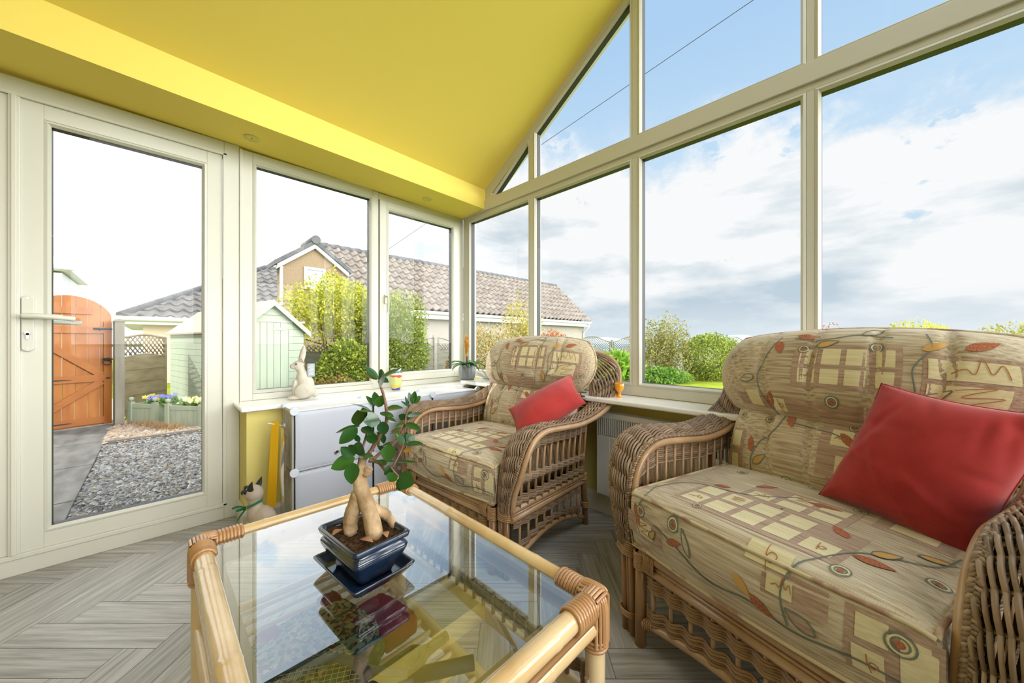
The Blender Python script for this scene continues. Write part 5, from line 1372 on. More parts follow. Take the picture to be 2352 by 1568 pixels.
# ---- fences
def panel(name, label, a, b, h0, arch, lat, m, group=None, post=True, conv=1):
    """lattice topped panel from a to b; the top edge follows arch (rise at the middle), lattice band of height lat"""
    a, b = V((*a, G)), V((*b, G)); L_ = (b - a).length; ang = math.atan2(b.y - a.y, b.x - a.x)
    t = thing(name, label, 'fence panel', a, ang, group)
    top = lambda s: h0 + arch * .5 * (1 - math.cos(2 * PI * s / L_))
    bt_ = lambda s: top(s) - lat
    q = MB(); n = 9
    for k in range(n):
        z0 = .06 + (h0 - lat - .06) * k / n
        q.box(.03, L_ - .03, -.008 - .006 * (k % 2), .004, z0, z0 + (h0 - lat - .06) / n + .012)
    q.prism([(.03, h0 - lat - .02)] + [(L_ - .03, h0 - lat - .02)] + [(L_ - .03 - (L_ - .06) * j / 16, bt_(L_ - .03 - (L_ - .06) * j / 16)) for j in range(17)], 1, -.010, .002)
    q.build('boards', m, t)
    q = MB()
    for off in (lambda s: top(s), lambda s: bt_(s)):
        q.tube([(.02 + (L_ - .04) * j / 24, 0, off(.02 + (L_ - .04) * j / 24) - .012) for j in range(25)], .019, 4)
    for s in (.035, L_ - .035): q.box(s - .02, s + .02, -.02, .02, .03, top(s) - .01)
    q.build('panel_frame', m, t)
    q = MB(); sp = .095
    for sg in (1, -1):
        s = -lat * 1.5
        while s < L_ + lat * 1.5:
            pts = []
            for j in range(13):
                u = (j / 12) * (lat + arch * 1.0) ; z = h0 - lat + u; x = s + sg * u
                if .03 < x < L_ - .03 and bt_(x) - .005 < z < top(x) - .005: pts.append((x, .004 * sg, z))
            if len(pts) > 1: q.tube([pts[0], pts[-1]], .013, 4)
            s += sp
    q.build('lattice', m, t)
    return t
panel('lattice_fence', 'brown lattice topped fence panel between gate post and green shed', (-8.62, -.40), (-9.45, .16), 1.38, .05, .34, FW)
def post(x, y, h, label, group=None):
    w = MB(); w.box(-.04, .04, -.04, .04, 0, h); w.prism([(-.05, h), (.05, h), (0, h + .03)], 1, -.05, .05)
    tag(w.build('fence_post', FWG, None, (x, y, G)), label, 'fence post', group)
A0 = V((-8.00, 11.10)); dA = V((.473, .881)) * 1.74
nm = ['nearest the house corner', 'with the post at mid window', 'behind the loose shrub', 'behind the round bush', 'past the round bush']
for k in range(5):
    a = A0 + dA * (k); b = A0 + dA * (k + 1)
    panel('lattice_fence', 'wavy lattice topped grey fence panel ' + ['left of the post seen beside the corner armchair', 'just right of the post seen beside the corner armchair', 'hidden behind the loose shrub on the lawn', 'hidden behind the round dense bush', 'standing clear at the right of the round bush'][k], a + dA.normalized() * .05, b - dA.normalized() * .05, 1.30, .22, .40, FWG, 'wavy lattice fence at the lawn end')
for k in range(6):
    p_ = A0 + dA * k; post(p_.x, p_.y, 1.34, 'fence post ' + ['where the two garden fences meet', 'between two wavy panels beside the corner armchair', 'behind the left edge of the loose shrub', 'between loose shrub and round bush', 'behind the round bush', 'ending the wavy fence right of the round bush'][k], 'posts of the wavy fence')
for k in range(5):
    y0, y1 = 2.0 + 1.82 * k, 2.0 + 1.82 * (k + 1)
    panel('lattice_fence', 'concave lattice fence panel along the neighbour wall ' + ['behind the yellow bush', 'behind the green hedge', 'beside the casement bush', 'behind the orange shrub', 'next to the corner post'][k], (-8.75 + .02 * k, y0 + .04), (-8.73 + .02 * k, y1 - .04), 1.42, -.20, .36, FWG, 'lattice fence along the neighbour house')

# ---- shed
SAGE = mat('pale_sage_paint', (.33, .385, .30), .7, .3, col2=(.38, .43, .34), scale=(10, 10, 2), lo=.3, hi=.7)
SAGED = mat('sage_gap', (.20, .28, .20), .8)
sdir = math.atan2(.988, -.153)
sh = thing('garden_shed', 'pale sage green wooden shed with plank door and pitched roof', 'shed', (-6.65, .85, G), sdir)
SW, SL, SE, SA = .965, 4.0, 1.50, 1.936      # width, length, eave and apex heights above the ground; local x across the front, local +y towards the back
w = MB(); n = 13
for k in range(n):
    z0, z1 = SE * k / n, SE * (k + 1) / n - .004
    w.box(0, .02, 0, SL, z0, z1); w.box(SW - .02, SW, 0, SL, z0, z1)
    w.box(.72, SW, 0, .02, z0, z1)
w.box(.012, SW - .012, .012, SL, 0, SE)
w.build('wall_boards', SAGE, sh, bevel=.004)
w = MB(); 
for k in range(4):
    z0 = SE + (SA - SE) * k / 4; z1 = SE + (SA - SE) * (k + 1) / 4 - .004
    h0 = SW / 2 * (1 - (z0 - SE) / (SA - SE)); h1 = SW / 2 * (1 - (z1 - SE) / (SA - SE))
    w.prism([(SW / 2 - h0, z0), (SW / 2 + h0, z0), (SW / 2 + h1, z1), (SW / 2 - h1, z1)], 1, .0, .02)
w.build('gable_boards', SAGE, sh, bevel=.003)
dr = MB(); 
for k in range(7): dr.box(.02 + .095 * k + .002, .02 + .095 * (k + 1) - .002, -.018, .0, .04, SE + .10)
dr = dr.build('door', SAGE, sh, bevel=.003)
h = MB(); h.box(.48, .68, -.026, -.018, SE - .02, SE + .02); h.build('hinge', SAGE, dr); h = MB(); h.box(.48, .68, -.026, -.018, .28, .32); h.build('hinge', SAGE, dr)
w = MB(); w.box(.0, SW, -.02, .0, SE + .105, SE + .135); w.build('door_head', SAGE, sh)
ROOFM = mat('pale_roof_felt', (.40, .345, .28), .9, .15, col2=(.34, .29, .23), scale=(8, 8, 8))
w = MB(); ov = .07
for sg in (0, 1):
    X = lambda x: x if sg == 0 else SW - x
    sl = (SA - SE) / (SW / 2)
    P = [(X(-ov), SE - ov * sl), (X(SW / 2), SA), (X(SW / 2), SA + .03), (X(-ov), SE - ov * sl + .03)]
    w.prism(P if sg == 0 else P[::-1], 1, -.06, SL + .06)
w.build('roof', ROOFM, sh)
for sg in (0, 1):
    X = lambda x: x if sg == 0 else SW - x
    sl = (SA - SE) / (SW / 2); w = MB(); P = [(X(-ov), SE - ov * sl - .07), (X(SW / 2), SA - .07), (X(SW / 2), SA + .02), (X(-ov), SE - ov * sl + .02)]
    w.prism(P if sg == 0 else P[::-1], 1, -.085, -.06); w.build('fascia_board', SAGE, sh)

# ---- planters and pansies
PLT = mat('planter_paint', (.33, .37, .27), .75, .2, col2=(.38, .42, .31), scale=(9, 9, 2))
def planter(loc, L_, label):
    t = thing('planter', label, 'planter', loc, math.atan2(.62, .78))
    D, H_ = .26, .34
    for k, (x0, x1, y0, y1) in enumerate(((0, L_, 0, .018), (0, L_, D - .018, D), (0, .018, 0, D), (L_ - .018, L_, 0, D))):
        m = MB(); m.box(x0, x1, y0, y1, .02, H_)
        if k < 1:
            for j in range(5): m.box(.03 + (L_ - .06) * j / 5 + .002, .03 + (L_ - .06) * (j + 1) / 5 - .002, -.006, .0, .03, H_ - .06)
            m.box(0, L_, -.012, .0, H_ - .06, H_)
        m.build('side_board', PLT, t)
    for x in (0, L_):
        for y in (0, D):
            m = MB(); m.box(x - .03, x + .03, y - .03, y + .03, 0, H_ + .03); m.lathe([(.010, H_ + .03), (.012, H_ + .04), (.030, H_ + .055), (.034, H_ + .075), (.028, H_ + .095), (.0, H_ + .108)], (x, y, 0), 12, cap=False); m.build('corner_post', PLT, t)
    m = MB(); m.box(.02, L_ - .02, .02, D - .02, H_ - .05, H_ - .03); m.build('soil', mat('planter_soil', (.05, .03, .02), .95), t)
    return t
planter((-8.08, -.255, G), .42, 'pale green planter box with finials and blue pansies beside the gate post')
planter((-7.45, .145, G), .56, 'pale green planter box with finials and yellow flowers nearer the conservatory')
def pansies(name, label, loc, cols, n, wid, rot):
    t = thing(name, label, 'flowers', loc, rot); m = MB(); rg = random.Random(len(label)); 
    for k in range(160):
        x, y = rg.uniform(0, wid), rg.uniform(0, .2); a = rg.uniform(0, 6.28); b = V((x, y, rg.uniform(0, .05))); tip = b + V((math.cos(a) * .05, math.sin(a) * .05, rg.uniform(.02, .09)))
        leaf3(m, b, tip, .025)
    m.build('leaves', mat('pansy_leaf', (.05, .16, .02), .6, island=[(.05, .17, .02), (.12, .28, .03), (.22, .36, .05)], trans=.2), t)
    m = MB()
    for k in range(n):
        c = V((rg.uniform(0, wid), rg.uniform(0, .18), rg.uniform(.07, .13))); nn = V((rg.uniform(.3, 1), -.6, rg.uniform(.2, .8))).normalized()
        u = nn.orthogonal().normalized(); v = nn.cross(u); mi = rg.randrange(len(cols))
        for q in range(5):
            a = q * 1.257; d = u * math.cos(a) + v * math.sin(a); e = u * math.cos(a + .6) + v * math.sin(a + .6); f_ = u * math.cos(a - .6) + v * math.sin(a - .6)
            m.face([c, c + f_ * .026, c + d * .038 + nn * .006, c + e * .026], mi)
    m.build('petals', [mat('petal_%d' % i, c, .6) for i, c in enumerate(cols)], t)
pansies('pansies', 'blue and yellow pansies growing in the planter by the gate post', (-8.00, -.12, G + .32), [(.22, .20, .55), (.30, .28, .62), (.62, .52, .06), (.24, .22, .58)], 34, .42, math.atan2(.62, .78))
pansies('pansies', 'pale yellow flowers growing in the planter nearer the conservatory', (-7.36, .26, G + .32), [(.70, .60, .22), (.76, .70, .40)], 22, .5, math.atan2(.62, .78))

# ---- neighbour house
nb = thing('neighbour_house', 'grey house with long tiled roof and tan gable beyond the garden fence', 'house', (-11.2, 8, G))
no = V((-11.2, 8, G))
def tiles(name, m, E0, E1, U0, U1, par, org, pitch=.30, row=.36, amp=.075):
    """rolled tiles between the eave line E0-E1 and the upper line U0-U1"""
    E0, E1, U0, U1 = map(V, (E0, E1, U0, U1)); al = (E1 - E0).normalized(); up = U0 - E0; up = up - al * up.dot(al); H_ = up.length; up.normalize(); n = al.cross(up); n = n if n.z > 0 else -n
    nr = max(3, int(H_ / row)); L_ = max((E1 - E0).length, (U1 - U0).length); nc = int(L_ / pitch * 5)
    w = MB()
    for r in range(nr):
        def f(u, v):
            t = min(1, (r + v * 1.06) / nr); p = (E0.lerp(U0, t)).lerp(E1.lerp(U1, t), u); s = (p - E0).dot(al)
            c = math.sin(2 * PI * s / pitch); c = c if c > 0 else c * .35
            return p + n * (amp * c + .065 * (1 - v)) - org
        w.grid(f, nc, 2, 0)
        w.grid(lambda u, v: V(f(u, 0)) - n * .06 * v, nc, 1, 0)
    return w.build(name, m, par)
EX, EZ, RXn, RZ = -11.2, 2.12, -13.65, 4.36
Y0, Y1 = 4.0, 17.35
tiles('roof_tiles', TILE, (EX, Y0, EZ), (EX, Y1, EZ), (RXn, Y0, RZ), (RXn, Y1, RZ), nb, no)
w = MB(); w.prism([(EX - .3, EZ - .05), (RXn, RZ - .06), (2 * RXn - EX + .3, EZ - .05)], 1, Y0 - no.y, Y1 - .05 - no.y) if False else None
w = MB(); w.v = []; 
w.quad((RXn - no.x, Y0 - no.y, RZ - no.z), (RXn - no.x, Y1 - no.y, RZ - no.z), (2 * RXn - EX - no.x, Y1 - no.y, EZ - no.z), (2 * RXn - EX - no.x, Y0 - no.y, EZ - no.z)); w.build('rear_roof', TILE, nb)
w = MB(); 
for k in range(36):
    y = Y0 + (Y1 - Y0) * k / 36; w.tube([(RXn - no.x, y - no.y, RZ + .01 - no.z), (RXn - no.x, y + .365 - no.y, RZ + .02 - no.z)], [.10, .115], 8)
w.build('ridge_tiles', SLATE, nb)
w = MB(); w.box(EX - .35 - no.x, 2 * RXn - EX + .35 - no.x, Y0 - no.y, Y1 - .12 - no.y, 0, EZ - .12 - no.z); w.face([(EX - .35 - no.x, Y1 - .12 - no.y, EZ - .14 - no.z), (RXn - no.x, Y1 - .12 - no.y, RZ - .1 - no.z), (2 * RXn - EX + .35 - no.x, Y1 - .12 - no.y, EZ - .14 - no.z)])
w.build('house_wall', HW, nb)
w = MB(); w.box(EX - .36 - no.x, EX - .02 - no.x, Y0 - no.y, Y1 - no.y, EZ - .30 - no.z, EZ - .08 - no.z); w.build('fascia', WHT, nb)
w = MB(); w.tube([(EX + .03 - no.x, Y0 - no.y, EZ - .09 - no.z), (EX + .03 - no.x, Y1 + .05 - no.y, EZ - .09 - no.z)], .065, 8); w.build('gutter', WHT, nb)
w = MB(); w.tube(catmull([(EX + .03 - no.x, Y1 - .2 - no.y, EZ - .12 - no.z), (EX + .0 - no.x, Y1 - .2 - no.y, EZ - .32 - no.z), (EX - .28 - no.x, Y1 - .22 - no.y, EZ - .62 - no.z), (EX - .30 - no.x, Y1 - .22 - no.y, EZ - .9 - no.z), (EX - .30 - no.x, Y1 - .22 - no.y, .0)], 4), .045, 8); w.build('downpipe', WHT, nb)
# gabled bay
gb = nb; go = no
gy0, gy1, gp_, gze, gza = 2.42, 4.02, 3.22, 3.06, 3.66
w = MB(); pts = [(gy0, G), (gy1, G), (gy1, gze), (gp_, gza), (gy0, gze)]; w.prism([(a - go.y, b - go.z) for a, b in pts], 0, -.5, 0); w.build('gable_wall', TAN, gb)
for sg, ye in ((1, gy0 - .12), (-1, gy1 + .12)):
    sl = (gza - gze) / (gp_ - gy0); ze = gza - sl * abs(gp_ - ye)
    w = MB(); P = [(ye - go.y, ze - go.z - .03), (gp_ - go.y, gza - go.z - .03), (gp_ - go.y, gza - go.z + .09), (ye - go.y, ze - go.z + .09)]
    w.prism(P if sg > 0 else P[::-1], 0, -.02, .10); w.build('bargeboard', WHT, gb)
    w = MB(); P = [(ye - go.y - sg * .06, ze - go.z + .06), (gp_ - go.y, gza - go.z + .09), (gp_ - go.y, gza - go.z + .21), (ye - go.y - sg * .06, ze - go.z + .18)]
    w.prism(P if sg > 0 else P[::-1], 0, -.9, .14); w.build('bay_roof', SLATE, gb)
w = MB(); w.tube([(-.9, gp_ - go.y, gza - go.z + .20), (.18, gp_ - go.y, gza - go.z + .20)], .12, 12); w.build('ridge_roll', SLATE, gb)
w = MB(); w.box(.0, .06, 2.90 - go.y, 3.56 - go.y, 2.47 - go.z, 2.53 - go.z)
for q in ((2.95, 3.02, 2.53, 3.09), (3.44, 3.51, 2.53, 3.09), (3.02, 3.44, 3.02, 3.09), (3.02, 3.44, 2.53, 2.59)): w.box(.0, .04, q[0] - go.y, q[1] - go.y, q[2] - go.z, q[3] - go.z)
wf = w.build('window', WHT, gb)
w = MB(); w.face([(.012, a - go.y, b - go.z) for a, b in R4(3.01, 3.45, 2.60, 3.03)]); w.build('pane', mat('blue_window_glass', (.30, .44, .52), .35, .4), wf)
w = MB(); w.tube([(.06, gy0 - .02 - go.y, gze - .05 - go.z), (.06, gy0 - .02 - go.y, 1.0)], .04, 8); w.build('downpipe', WHT, gb)
# hipped wing further back
wg = nb; wo = no
tiles('roof_tiles', TILEG, (-15, -.70, 1.70), (-15, 8, 1.70), (-19.2, 3.5, 4.25), (-19.2, 8, 4.25), wg, wo, .32, .40, .075)
w = MB(); w.tube([(-15 - wo.x, -.70 - wo.y, 1.74 - wo.z), (-19.2 - wo.x, 3.5 - wo.y, 4.30 - wo.z)], .11, 8); w.tube([(-19.2 - wo.x, 3.5 - wo.y, 4.30 - wo.z), (-19.2 - wo.x, 8 - wo.y, 4.30 - wo.z)], .11, 8); w.build('ridge_tiles', SLATE, wg)
w = MB(); w.face([V(p) - wo for p in ((-15, -.70, 1.70), (-19.2, 3.5, 4.25), (-19.2, 3.5, 4.2), (-23.4, -.70, 1.70))]); w.build('side_roof', TILEG, wg)
w = MB(); w.box(-22.8 - wo.x, -15.5 - wo.x, -.25 - wo.y, 8 - wo.y, 0, 1.5 - wo.z); w.build('house_wall', mat('pale_render', (.72, .56, .46), .9), wg)
w = MB(); w.box(-23.4 - wo.x, -15.0 - wo.x, -.70 - wo.y, 8 - wo.y, 1.50 - wo.z, 1.66 - wo.z); w.build('fascia', WHT, wg)
w = MB(); w.tube([(-14.95 - wo.x, -.8 - wo.y, 1.66 - wo.z), (-14.95 - wo.x, 8 - wo.y, 1.66 - wo.z)], .07, 8); w.build('gutter', WHT, wg)
# white corner of the house beyond the gate
wh = thing('white_house', 'white house eave just showing beside the door frame above the gate', 'house', (-19.2, -2.75, G))
WH_ = mat('white_harling', (.80, .82, .82), .9)
w = MB(); w.box(-4, .0, -5, .55, 0, 3.60); w.build('house_wall', WH_, wh)
w = MB(); w.box(-4.2, .40, -5.2, .78, 3.66, 3.80); w.prism([(-4.2, 3.80), (.40, 3.80), (-.2, 4.15), (-4.2, 4.15)], 1, -5.2, .45); w.build('eave', WH_, wh)
w = MB(); w.tube([(.45, -5.2, 3.72), (.45, .85, 3.72)], .08, 8); w.build('gutter', WHT, wh)
# telephone wire
w = MB(); P0, P1 = V((-18.98, 9.28, 6.19)), V((-2.35, 11.81, 10.50)); d = P1 - P0
w.tube([P0 - d * .6, P0, P1, P1 + d * .6], .010, 5); tag(w.build('telephone_wire', mat('black_cable', (.02, .02, .02), .6)), 'thin black telephone wire crossing the sky outside the gable', 'wire')

# ---- shrubs : leaves on a lumpy shell round a few stems
def shrub(name, label, c, r, n, size, cols, lump=.28, seed=1, stems=5, dens=.55, zmin=G, group=None, long=1.0, fill=True):
    rg = random.Random(seed); t = thing(name, label, 'shrub', (c[0], c[1], G), 0, group); c = V(c) - V((c[0], c[1], G))
    m = MB()
    ph = [rg.uniform(0, 6.28) for k in range(8)]
    for k in range(n):
        d = V((rg.gauss(0, 1), rg.gauss(0, 1), rg.gauss(0, 1))).normalized()
        a = math.atan2(d.y, d.x)
        q = 1 + lump * (.5 * math.sin(3 * a + ph[0] + 2 * d.z) + .5 * math.sin(5 * d.z + 2 * a + ph[1]) + .35 * math.sin(9 * a + ph[2]) * math.sin(8 * d.z + ph[3]))
        rad = q * (1 - dens * rg.random() ** 2)
        p = c + V((d.x * r[0], d.y * r[1], d.z * r[2])) * rad
        if p.z < .02: p.z = rg.uniform(.02, .15)
        s = size * rg.uniform(.6, 1.25)
        ax = (d * .5 + V((rg.gauss(0, 1), rg.gauss(0, 1), rg.gauss(0, 1) + .3)) * .6).normalized(); sd = ax.cross(V((rg.gauss(0, 1), rg.gauss(0, 1), rg.gauss(0, 1)))).normalized()
        e = p + ax * s * long
        m.face([p, p + ax * s * .5 * long + sd * s * .32, e, p + ax * s * .5 * long - sd * s * .32], 0)
    m.build('foliage', mat(name + '_leaf', cols[0], .55, .35, island=cols, trans=.35), t)
    st = MB()
    for k in range(stems):
        a = rg.uniform(0, 6.28); b = V((.12 * math.cos(a), .12 * math.sin(a), 0)); e = c + V((r[0] * .6 * math.cos(a), r[1] * .6 * math.sin(a), r[2] * rg.uniform(.1, .7)))
        st.tube(catmull([b, b.lerp(e, .5) + V((0, 0, .1)), e], 4), [.022, .02, .018, .016, .014, .012, .010, .008, .006], 6)
    st.build('stems', mat(name + '_stem', (.10, .07, .045), .9), t)
    return t
YG_ = [(.34, .37, .03), (.54, .54, .05), (.72, .68, .09), (.16, .21, .03), (.46, .48, .07)]
GR_ = [(.07, .12, .015), (.15, .22, .025), (.28, .34, .04), (.42, .46, .07), (.09, .14, .03)]
GY_ = [(.10, .15, .03), (.22, .29, .05), (.36, .42, .07), (.15, .21, .05), (.48, .49, .10)]
shrub('yellow_shrub', 'large yellow leaved shrub between the shed and the gable', (-7.80, 2.66, 1.62), (.58, .86, .68), 11000, .055, YG_, seed=3, dens=.7)
shrub('yellow_shrub', 'dark green taller part of the shrub hanging over the window mullion', (-7.75, 3.35, 1.25), (.5, .55, .75), 6000, .055, GY_, seed=4, dens=.7)
shrub('hedge', 'low leafy green hedge in front of the yellow shrub', (-6.50, 2.42, .42), (.42, .52, .58), 9000, .055, GR_, .12, seed=5, dens=.5)
shrub('hedge', 'dark reddish low bush at the foot of the green hedge', (-5.95, 2.02, .08), (.35, .48, .36), 4500, .045, [(.12, .04, .015), (.20, .07, .03), (.28, .24, .05), (.16, .18, .03), (.34, .30, .08)], .12, seed=6)
shrub('bamboo_shrub', 'fine leaved green shrub filling the casement pane', (-6.85, 3.60, .95), (.42, .60, 1.00), 12000, .045, GY_, .2, seed=7, dens=.6, long=1.5)
shrub('pieris_shrub', 'shrub with pink young leaves right of the casement bush', (-6.55, 4.85, .30), (.24, .26, .50), 1300, .06, [(.45, .12, .06), (.55, .26, .14), (.16, .22, .05), (.60, .42, .22), (.10, .16, .04)], .3, seed=8, long=1.4)
shrub('pieris_shrub', 'wide orange and cream tinted shrub in the corner gable pane', (-6.25, 5.35, .62), (.70, .80, .72), 8500, .055, [(.50, .42, .16), (.24, .26, .05), (.52, .26, .12), (.60, .54, .30), (.15, .19, .04)], .25, seed=9)
shrub('pieris_shrub', 'tall twiggy yellow green shrub behind the corner armchair', (-6.05, 6.35, 1.05), (.45, .55, .95), 5200, .05, [(.34, .38, .06), (.44, .44, .10), (.50, .30, .10), (.24, .28, .05)], .35, seed=10, dens=.8)
shrub('pieris_shrub', 'small bright red leaved shrub against the neighbour wall', (-6.25, 7.80, .85), (.32, .42, .42), 2600, .055, [(.50, .07, .03), (.58, .18, .06), (.20, .22, .05), (.42, .10, .05)], .25, seed=11)
shrub('day_lily', 'bright green clump of long arching leaves by the fence', (-4.05, 7.40, .12), (.42, .48, .52), 2600, .12, [(.14, .30, .02), (.24, .42, .04), (.34, .50, .07), (.09, .20, .02)], .2, seed=12, long=1.9)
shrub('loose_shrub', 'loose twiggy olive shrub on the lawn edge', (-4.95, 12.05, .70), (.80, .85, .98), 8000, .07, [(.18, .20, .05), (.26, .27, .07), (.34, .32, .10), (.13, .15, .04), (.32, .22, .09)], .38, seed=13, dens=.75)
shrub('round_bush', 'dense round green bush on the lawn edge', (-3.85, 13.20, .48), (.86, .90, .76), 9500, .07, GR_, .1, seed=14, dens=.4)
shrub('ground_cover', 'low green plants at the foot of the loose shrub', (-4.75, 11.45, -.15), (.75, .55, .32), 3000, .09, [(.12, .26, .03), (.18, .32, .05), (.08, .18, .03)], .2, seed=15)
shrub('yellow_shrub', 'yellow topped bush just showing above the nearest armchair back', (1.26, 21.0, .72), (1.1, 1.1, .98), 6000, .09, YG_, .2, seed=16)
shrub('yellow_shrub', 'pale olive bush at the far right above the armchair back', (3.55, 20.6, .62), (1.0, 1.0, .95), 5000, .09, [(.30, .30, .08), (.40, .38, .12), (.22, .24, .06)], .25, seed=17)
shrub('red_shrub', 'thin red twigged shrub beside the gable mullion', (-1.25, 18.6, .78), (.5, .5, .82), 1200, .07, [(.45, .10, .08), (.35, .12, .08), (.25, .16, .08)], .35, seed=18, dens=.8)
# ---------------------------------------------------------------- camera, sky, sun
cam = bpy.data.cameras.new('camera'); co = bpy.data.objects.new('camera', cam); C.objects.link(co)
bpy.context.scene.camera = co
cam.sensor_fit = 'HORIZONTAL'; cam.sensor_width = 36; cam.lens = 36 * 825 / 2352
cam.clip_start = .02; cam.clip_end = 3000
TH = math.atan2(829, 825)
co.location = (0, 0, 1.0); co.rotation_euler = (PI / 2, 0, TH)

sc = bpy.context.scene
wd = bpy.data.worlds.new('sky'); sc.world = wd; wd.use_nodes = True
N, L = wd.node_tree.nodes, wd.node_tree.links
bg = N['Background']
def math_(op, a, b=None, clamp=False):
    n = N.new('ShaderNodeMath'); n.operation = op; n.use_clamp = clamp
    for i, v in enumerate((a, b)):
        if v is None: continue
        if isinstance(v, (int, float)): n.inputs[i].default_value = v
        else: L.new(v, n.inputs[i])
    return n.outputs[0]
def ramp(v, els):
    r = N.new('ShaderNodeValToRGB'); E = r.color_ramp.elements
    while len(E) < len(els): E.new(.5)
    for e, (p, c) in zip(E, els): e.position = p; e.color = (*c, 1)
    L.new(v, r.inputs['Fac']); return r.outputs['Color']
def mixc(f, a, b, mode='MIX'):
    m = N.new('ShaderNodeMix'); m.data_type = 'RGBA'; m.blend_type = mode
    for i, v in ((0, f), (6, a), (7, b)):
        if isinstance(v, (int, float)): m.inputs[i].default_value = v
        elif isinstance(v, tuple): m.inputs[i].default_value = (*v, 1)
        else: L.new(v, m.inputs[i])
    return m.outputs[2]
tc = N.new('ShaderNodeTexCoord')
sep = N.new('ShaderNodeSeparateXYZ'); L.new(tc.outputs['Generated'], sep.inputs[0])
dx, dy, dz = sep.outputs
hor = math_('SQRT', math_('ADD', math_('MULTIPLY', dx, dx), math_('MULTIPLY', dy, dy)))
tan_e = math_('DIVIDE', dz, math_('MAXIMUM', hor, .02))               # tangent of the elevation
zc = math_('ADD', math_('MAXIMUM', dz, 0.), .22)                      # flat cloud deck seen in perspective
cx = math_('DIVIDE', dx, zc); cy = math_('DIVIDE', dy, zc)
cv = N.new('ShaderNodeCombineXYZ'); L.new(cx, cv.inputs[0]); L.new(cy, cv.inputs[1])
def noise(vec, s, det, rough=.55, off=(0, 0, 0), st=(1, 1, 1)):
    mp = N.new('ShaderNodeMapping'); mp.inputs['Location'].default_value = off; mp.inputs['Scale'].default_value = st; L.new(vec, mp.inputs['Vector'])
    n = N.new('ShaderNodeTexNoise'); n.inputs['Scale'].default_value = s; n.inputs['Detail'].default_value = det; n.inputs['Roughness'].default_value = rough
    L.new(mp.outputs[0], n.inputs['Vector']); return n.outputs['Fac']
n1 = noise(tc.outputs['Generated'], 4.2, 9, .62, (2.3, 1.1, .4), (1, 1, 1.5))
n2 = noise(tc.outputs['Generated'], 2.6, 7, .55, (5.2, 3.7, 1.4), (1, 1, 3.2))
az = math_('ARCTAN2', dx, dy)                                          # azimuth from the gable axis, + to the right
east = math_('MULTIPLY_ADD', dx, .7071); N_ = east.node; L.new(math_('MULTIPLY', dy, .0), N_.inputs[2])
edge = math_('ADD', tan_e, math_('MULTIPLY', math_('SUBTRACT', n1, .5), -.62))
edge = math_('ADD', edge, math_('MULTIPLY', az, .06))
n3 = noise(tc.outputs['Generated'], 9.0, 6, .6, (1.7, 4.2, 2.9), (1, 1, 1.6))
edge = math_('ADD', edge, math_('MULTIPLY', math_('MAXIMUM', math_('SUBTRACT', n3, .56), 0.), 1.5))
cover = ramp(edge, [(.0, (1, 1, 1)), (.42, (1, 1, 1)), (.455, (.6, .6, .6)), (.50, (.12, .12, .12)), (.56, (0, 0, 0))])
blue = ramp(tan_e, [(0., (.68, .80, .90)), (.45, (.55, .75, .96)), (.8, (.43, .65, .93))])
shade = ramp(math_('ADD', n2, math_('MULTIPLY', tan_e, .30)), [(.40, (.55, .66, .76)), (.50, (.78, .84, .89)), (.57, (.98, .985, 1.0))])
skyc = mixc(cover, blue, shade)
low = ramp(tan_e, [(0., (.9, .9, .9)), (.03, (.6, .6, .6)), (.10, (0, 0, 0))])
skyc = mixc(low, skyc, (.80, .87, .93))
# the sky towards the sun side is several times brighter than the north sky seen through the gable
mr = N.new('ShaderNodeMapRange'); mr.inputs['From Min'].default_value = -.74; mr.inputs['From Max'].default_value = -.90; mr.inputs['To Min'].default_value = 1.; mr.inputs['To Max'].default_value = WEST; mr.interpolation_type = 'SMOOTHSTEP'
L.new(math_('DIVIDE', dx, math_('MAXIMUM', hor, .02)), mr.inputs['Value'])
sv = N.new('ShaderNodeVectorMath'); sv.operation = 'SCALE'; L.new(skyc, sv.inputs[0]); L.new(mr.outputs[0], sv.inputs['Scale']); skyc = sv.outputs[0]
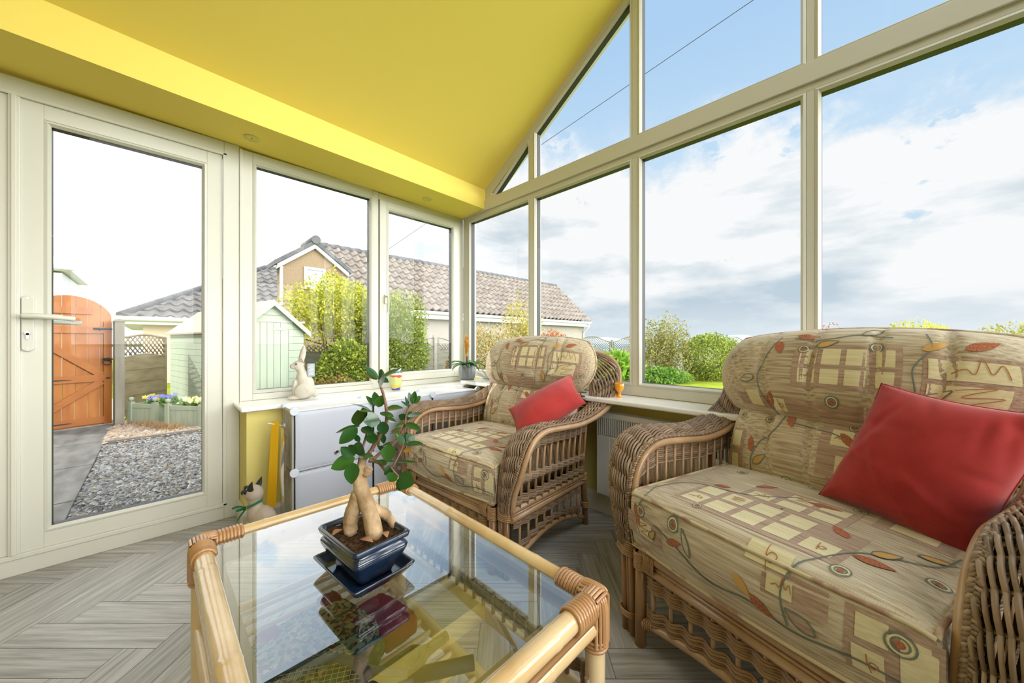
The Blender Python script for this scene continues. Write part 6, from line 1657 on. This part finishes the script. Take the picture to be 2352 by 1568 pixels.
# sky round the sun, mostly out of view, brightened to help light the room
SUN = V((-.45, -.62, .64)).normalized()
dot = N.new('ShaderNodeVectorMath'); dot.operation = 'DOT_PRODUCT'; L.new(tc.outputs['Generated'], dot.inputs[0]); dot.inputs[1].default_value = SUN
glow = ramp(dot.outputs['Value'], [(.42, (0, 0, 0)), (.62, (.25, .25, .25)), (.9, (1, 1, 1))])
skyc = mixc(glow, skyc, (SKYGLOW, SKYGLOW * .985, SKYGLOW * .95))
eastm = ramp(dx, [(.34, (0, 0, 0)), (.62, (1, 1, 1))])  # unseen eastern sky raised far above the rest as fill for the room
elow = ramp(dz, [(.10, (EAST_FILL_LOW, EAST_FILL_LOW, EAST_FILL_LOW * .96)), (.45, (EAST_FILL, EAST_FILL, EAST_FILL * 1.02))])
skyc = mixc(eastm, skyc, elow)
zen = ramp(dz, [(.72, (0, 0, 0)), (.95, (.4, .4, .4))])  # overhead sky, out of view, brightened for the same fill
skyc = mixc(zen, skyc, (2.2, 2.3, 2.4))
gnd = ramp(dz, [(0., (1, 1, 1)), (.004, (0, 0, 0))]); gnd.node.color_ramp.elements[0].position = 0
up = math_('LESS_THAN', dz, -.005)
skyc = mixc(up, skyc, (.22, .26, .14))
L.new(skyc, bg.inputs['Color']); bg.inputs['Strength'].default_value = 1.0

sd = bpy.data.lights.new('sun', 'SUN'); so = bpy.data.objects.new('sun', sd); C.objects.link(so)
sd.energy = SUNE; sd.angle = math.radians(.6); sd.color = (1, .95, .86)
so.rotation_euler = SUN.to_track_quat('Z', 'Y').to_euler()

vs = sc.view_settings
sc.display_settings.display_device = 'sRGB'
vs.view_transform = 'Standard'; vs.look = 'None'; vs.exposure = EXPOSURE; vs.gamma = 1.; vs.use_curve_mapping = False
cy_ = sc.cycles
cy_.use_denoising = True; cy_.max_bounces = 10; cy_.diffuse_bounces = 5; cy_.glossy_bounces = 4; cy_.transparent_max_bounces = 24; cy_.transmission_bounces = 6
cy_.sample_clamp_indirect = 8.; cy_.caustics_reflective = False; cy_.caustics_refractive = False
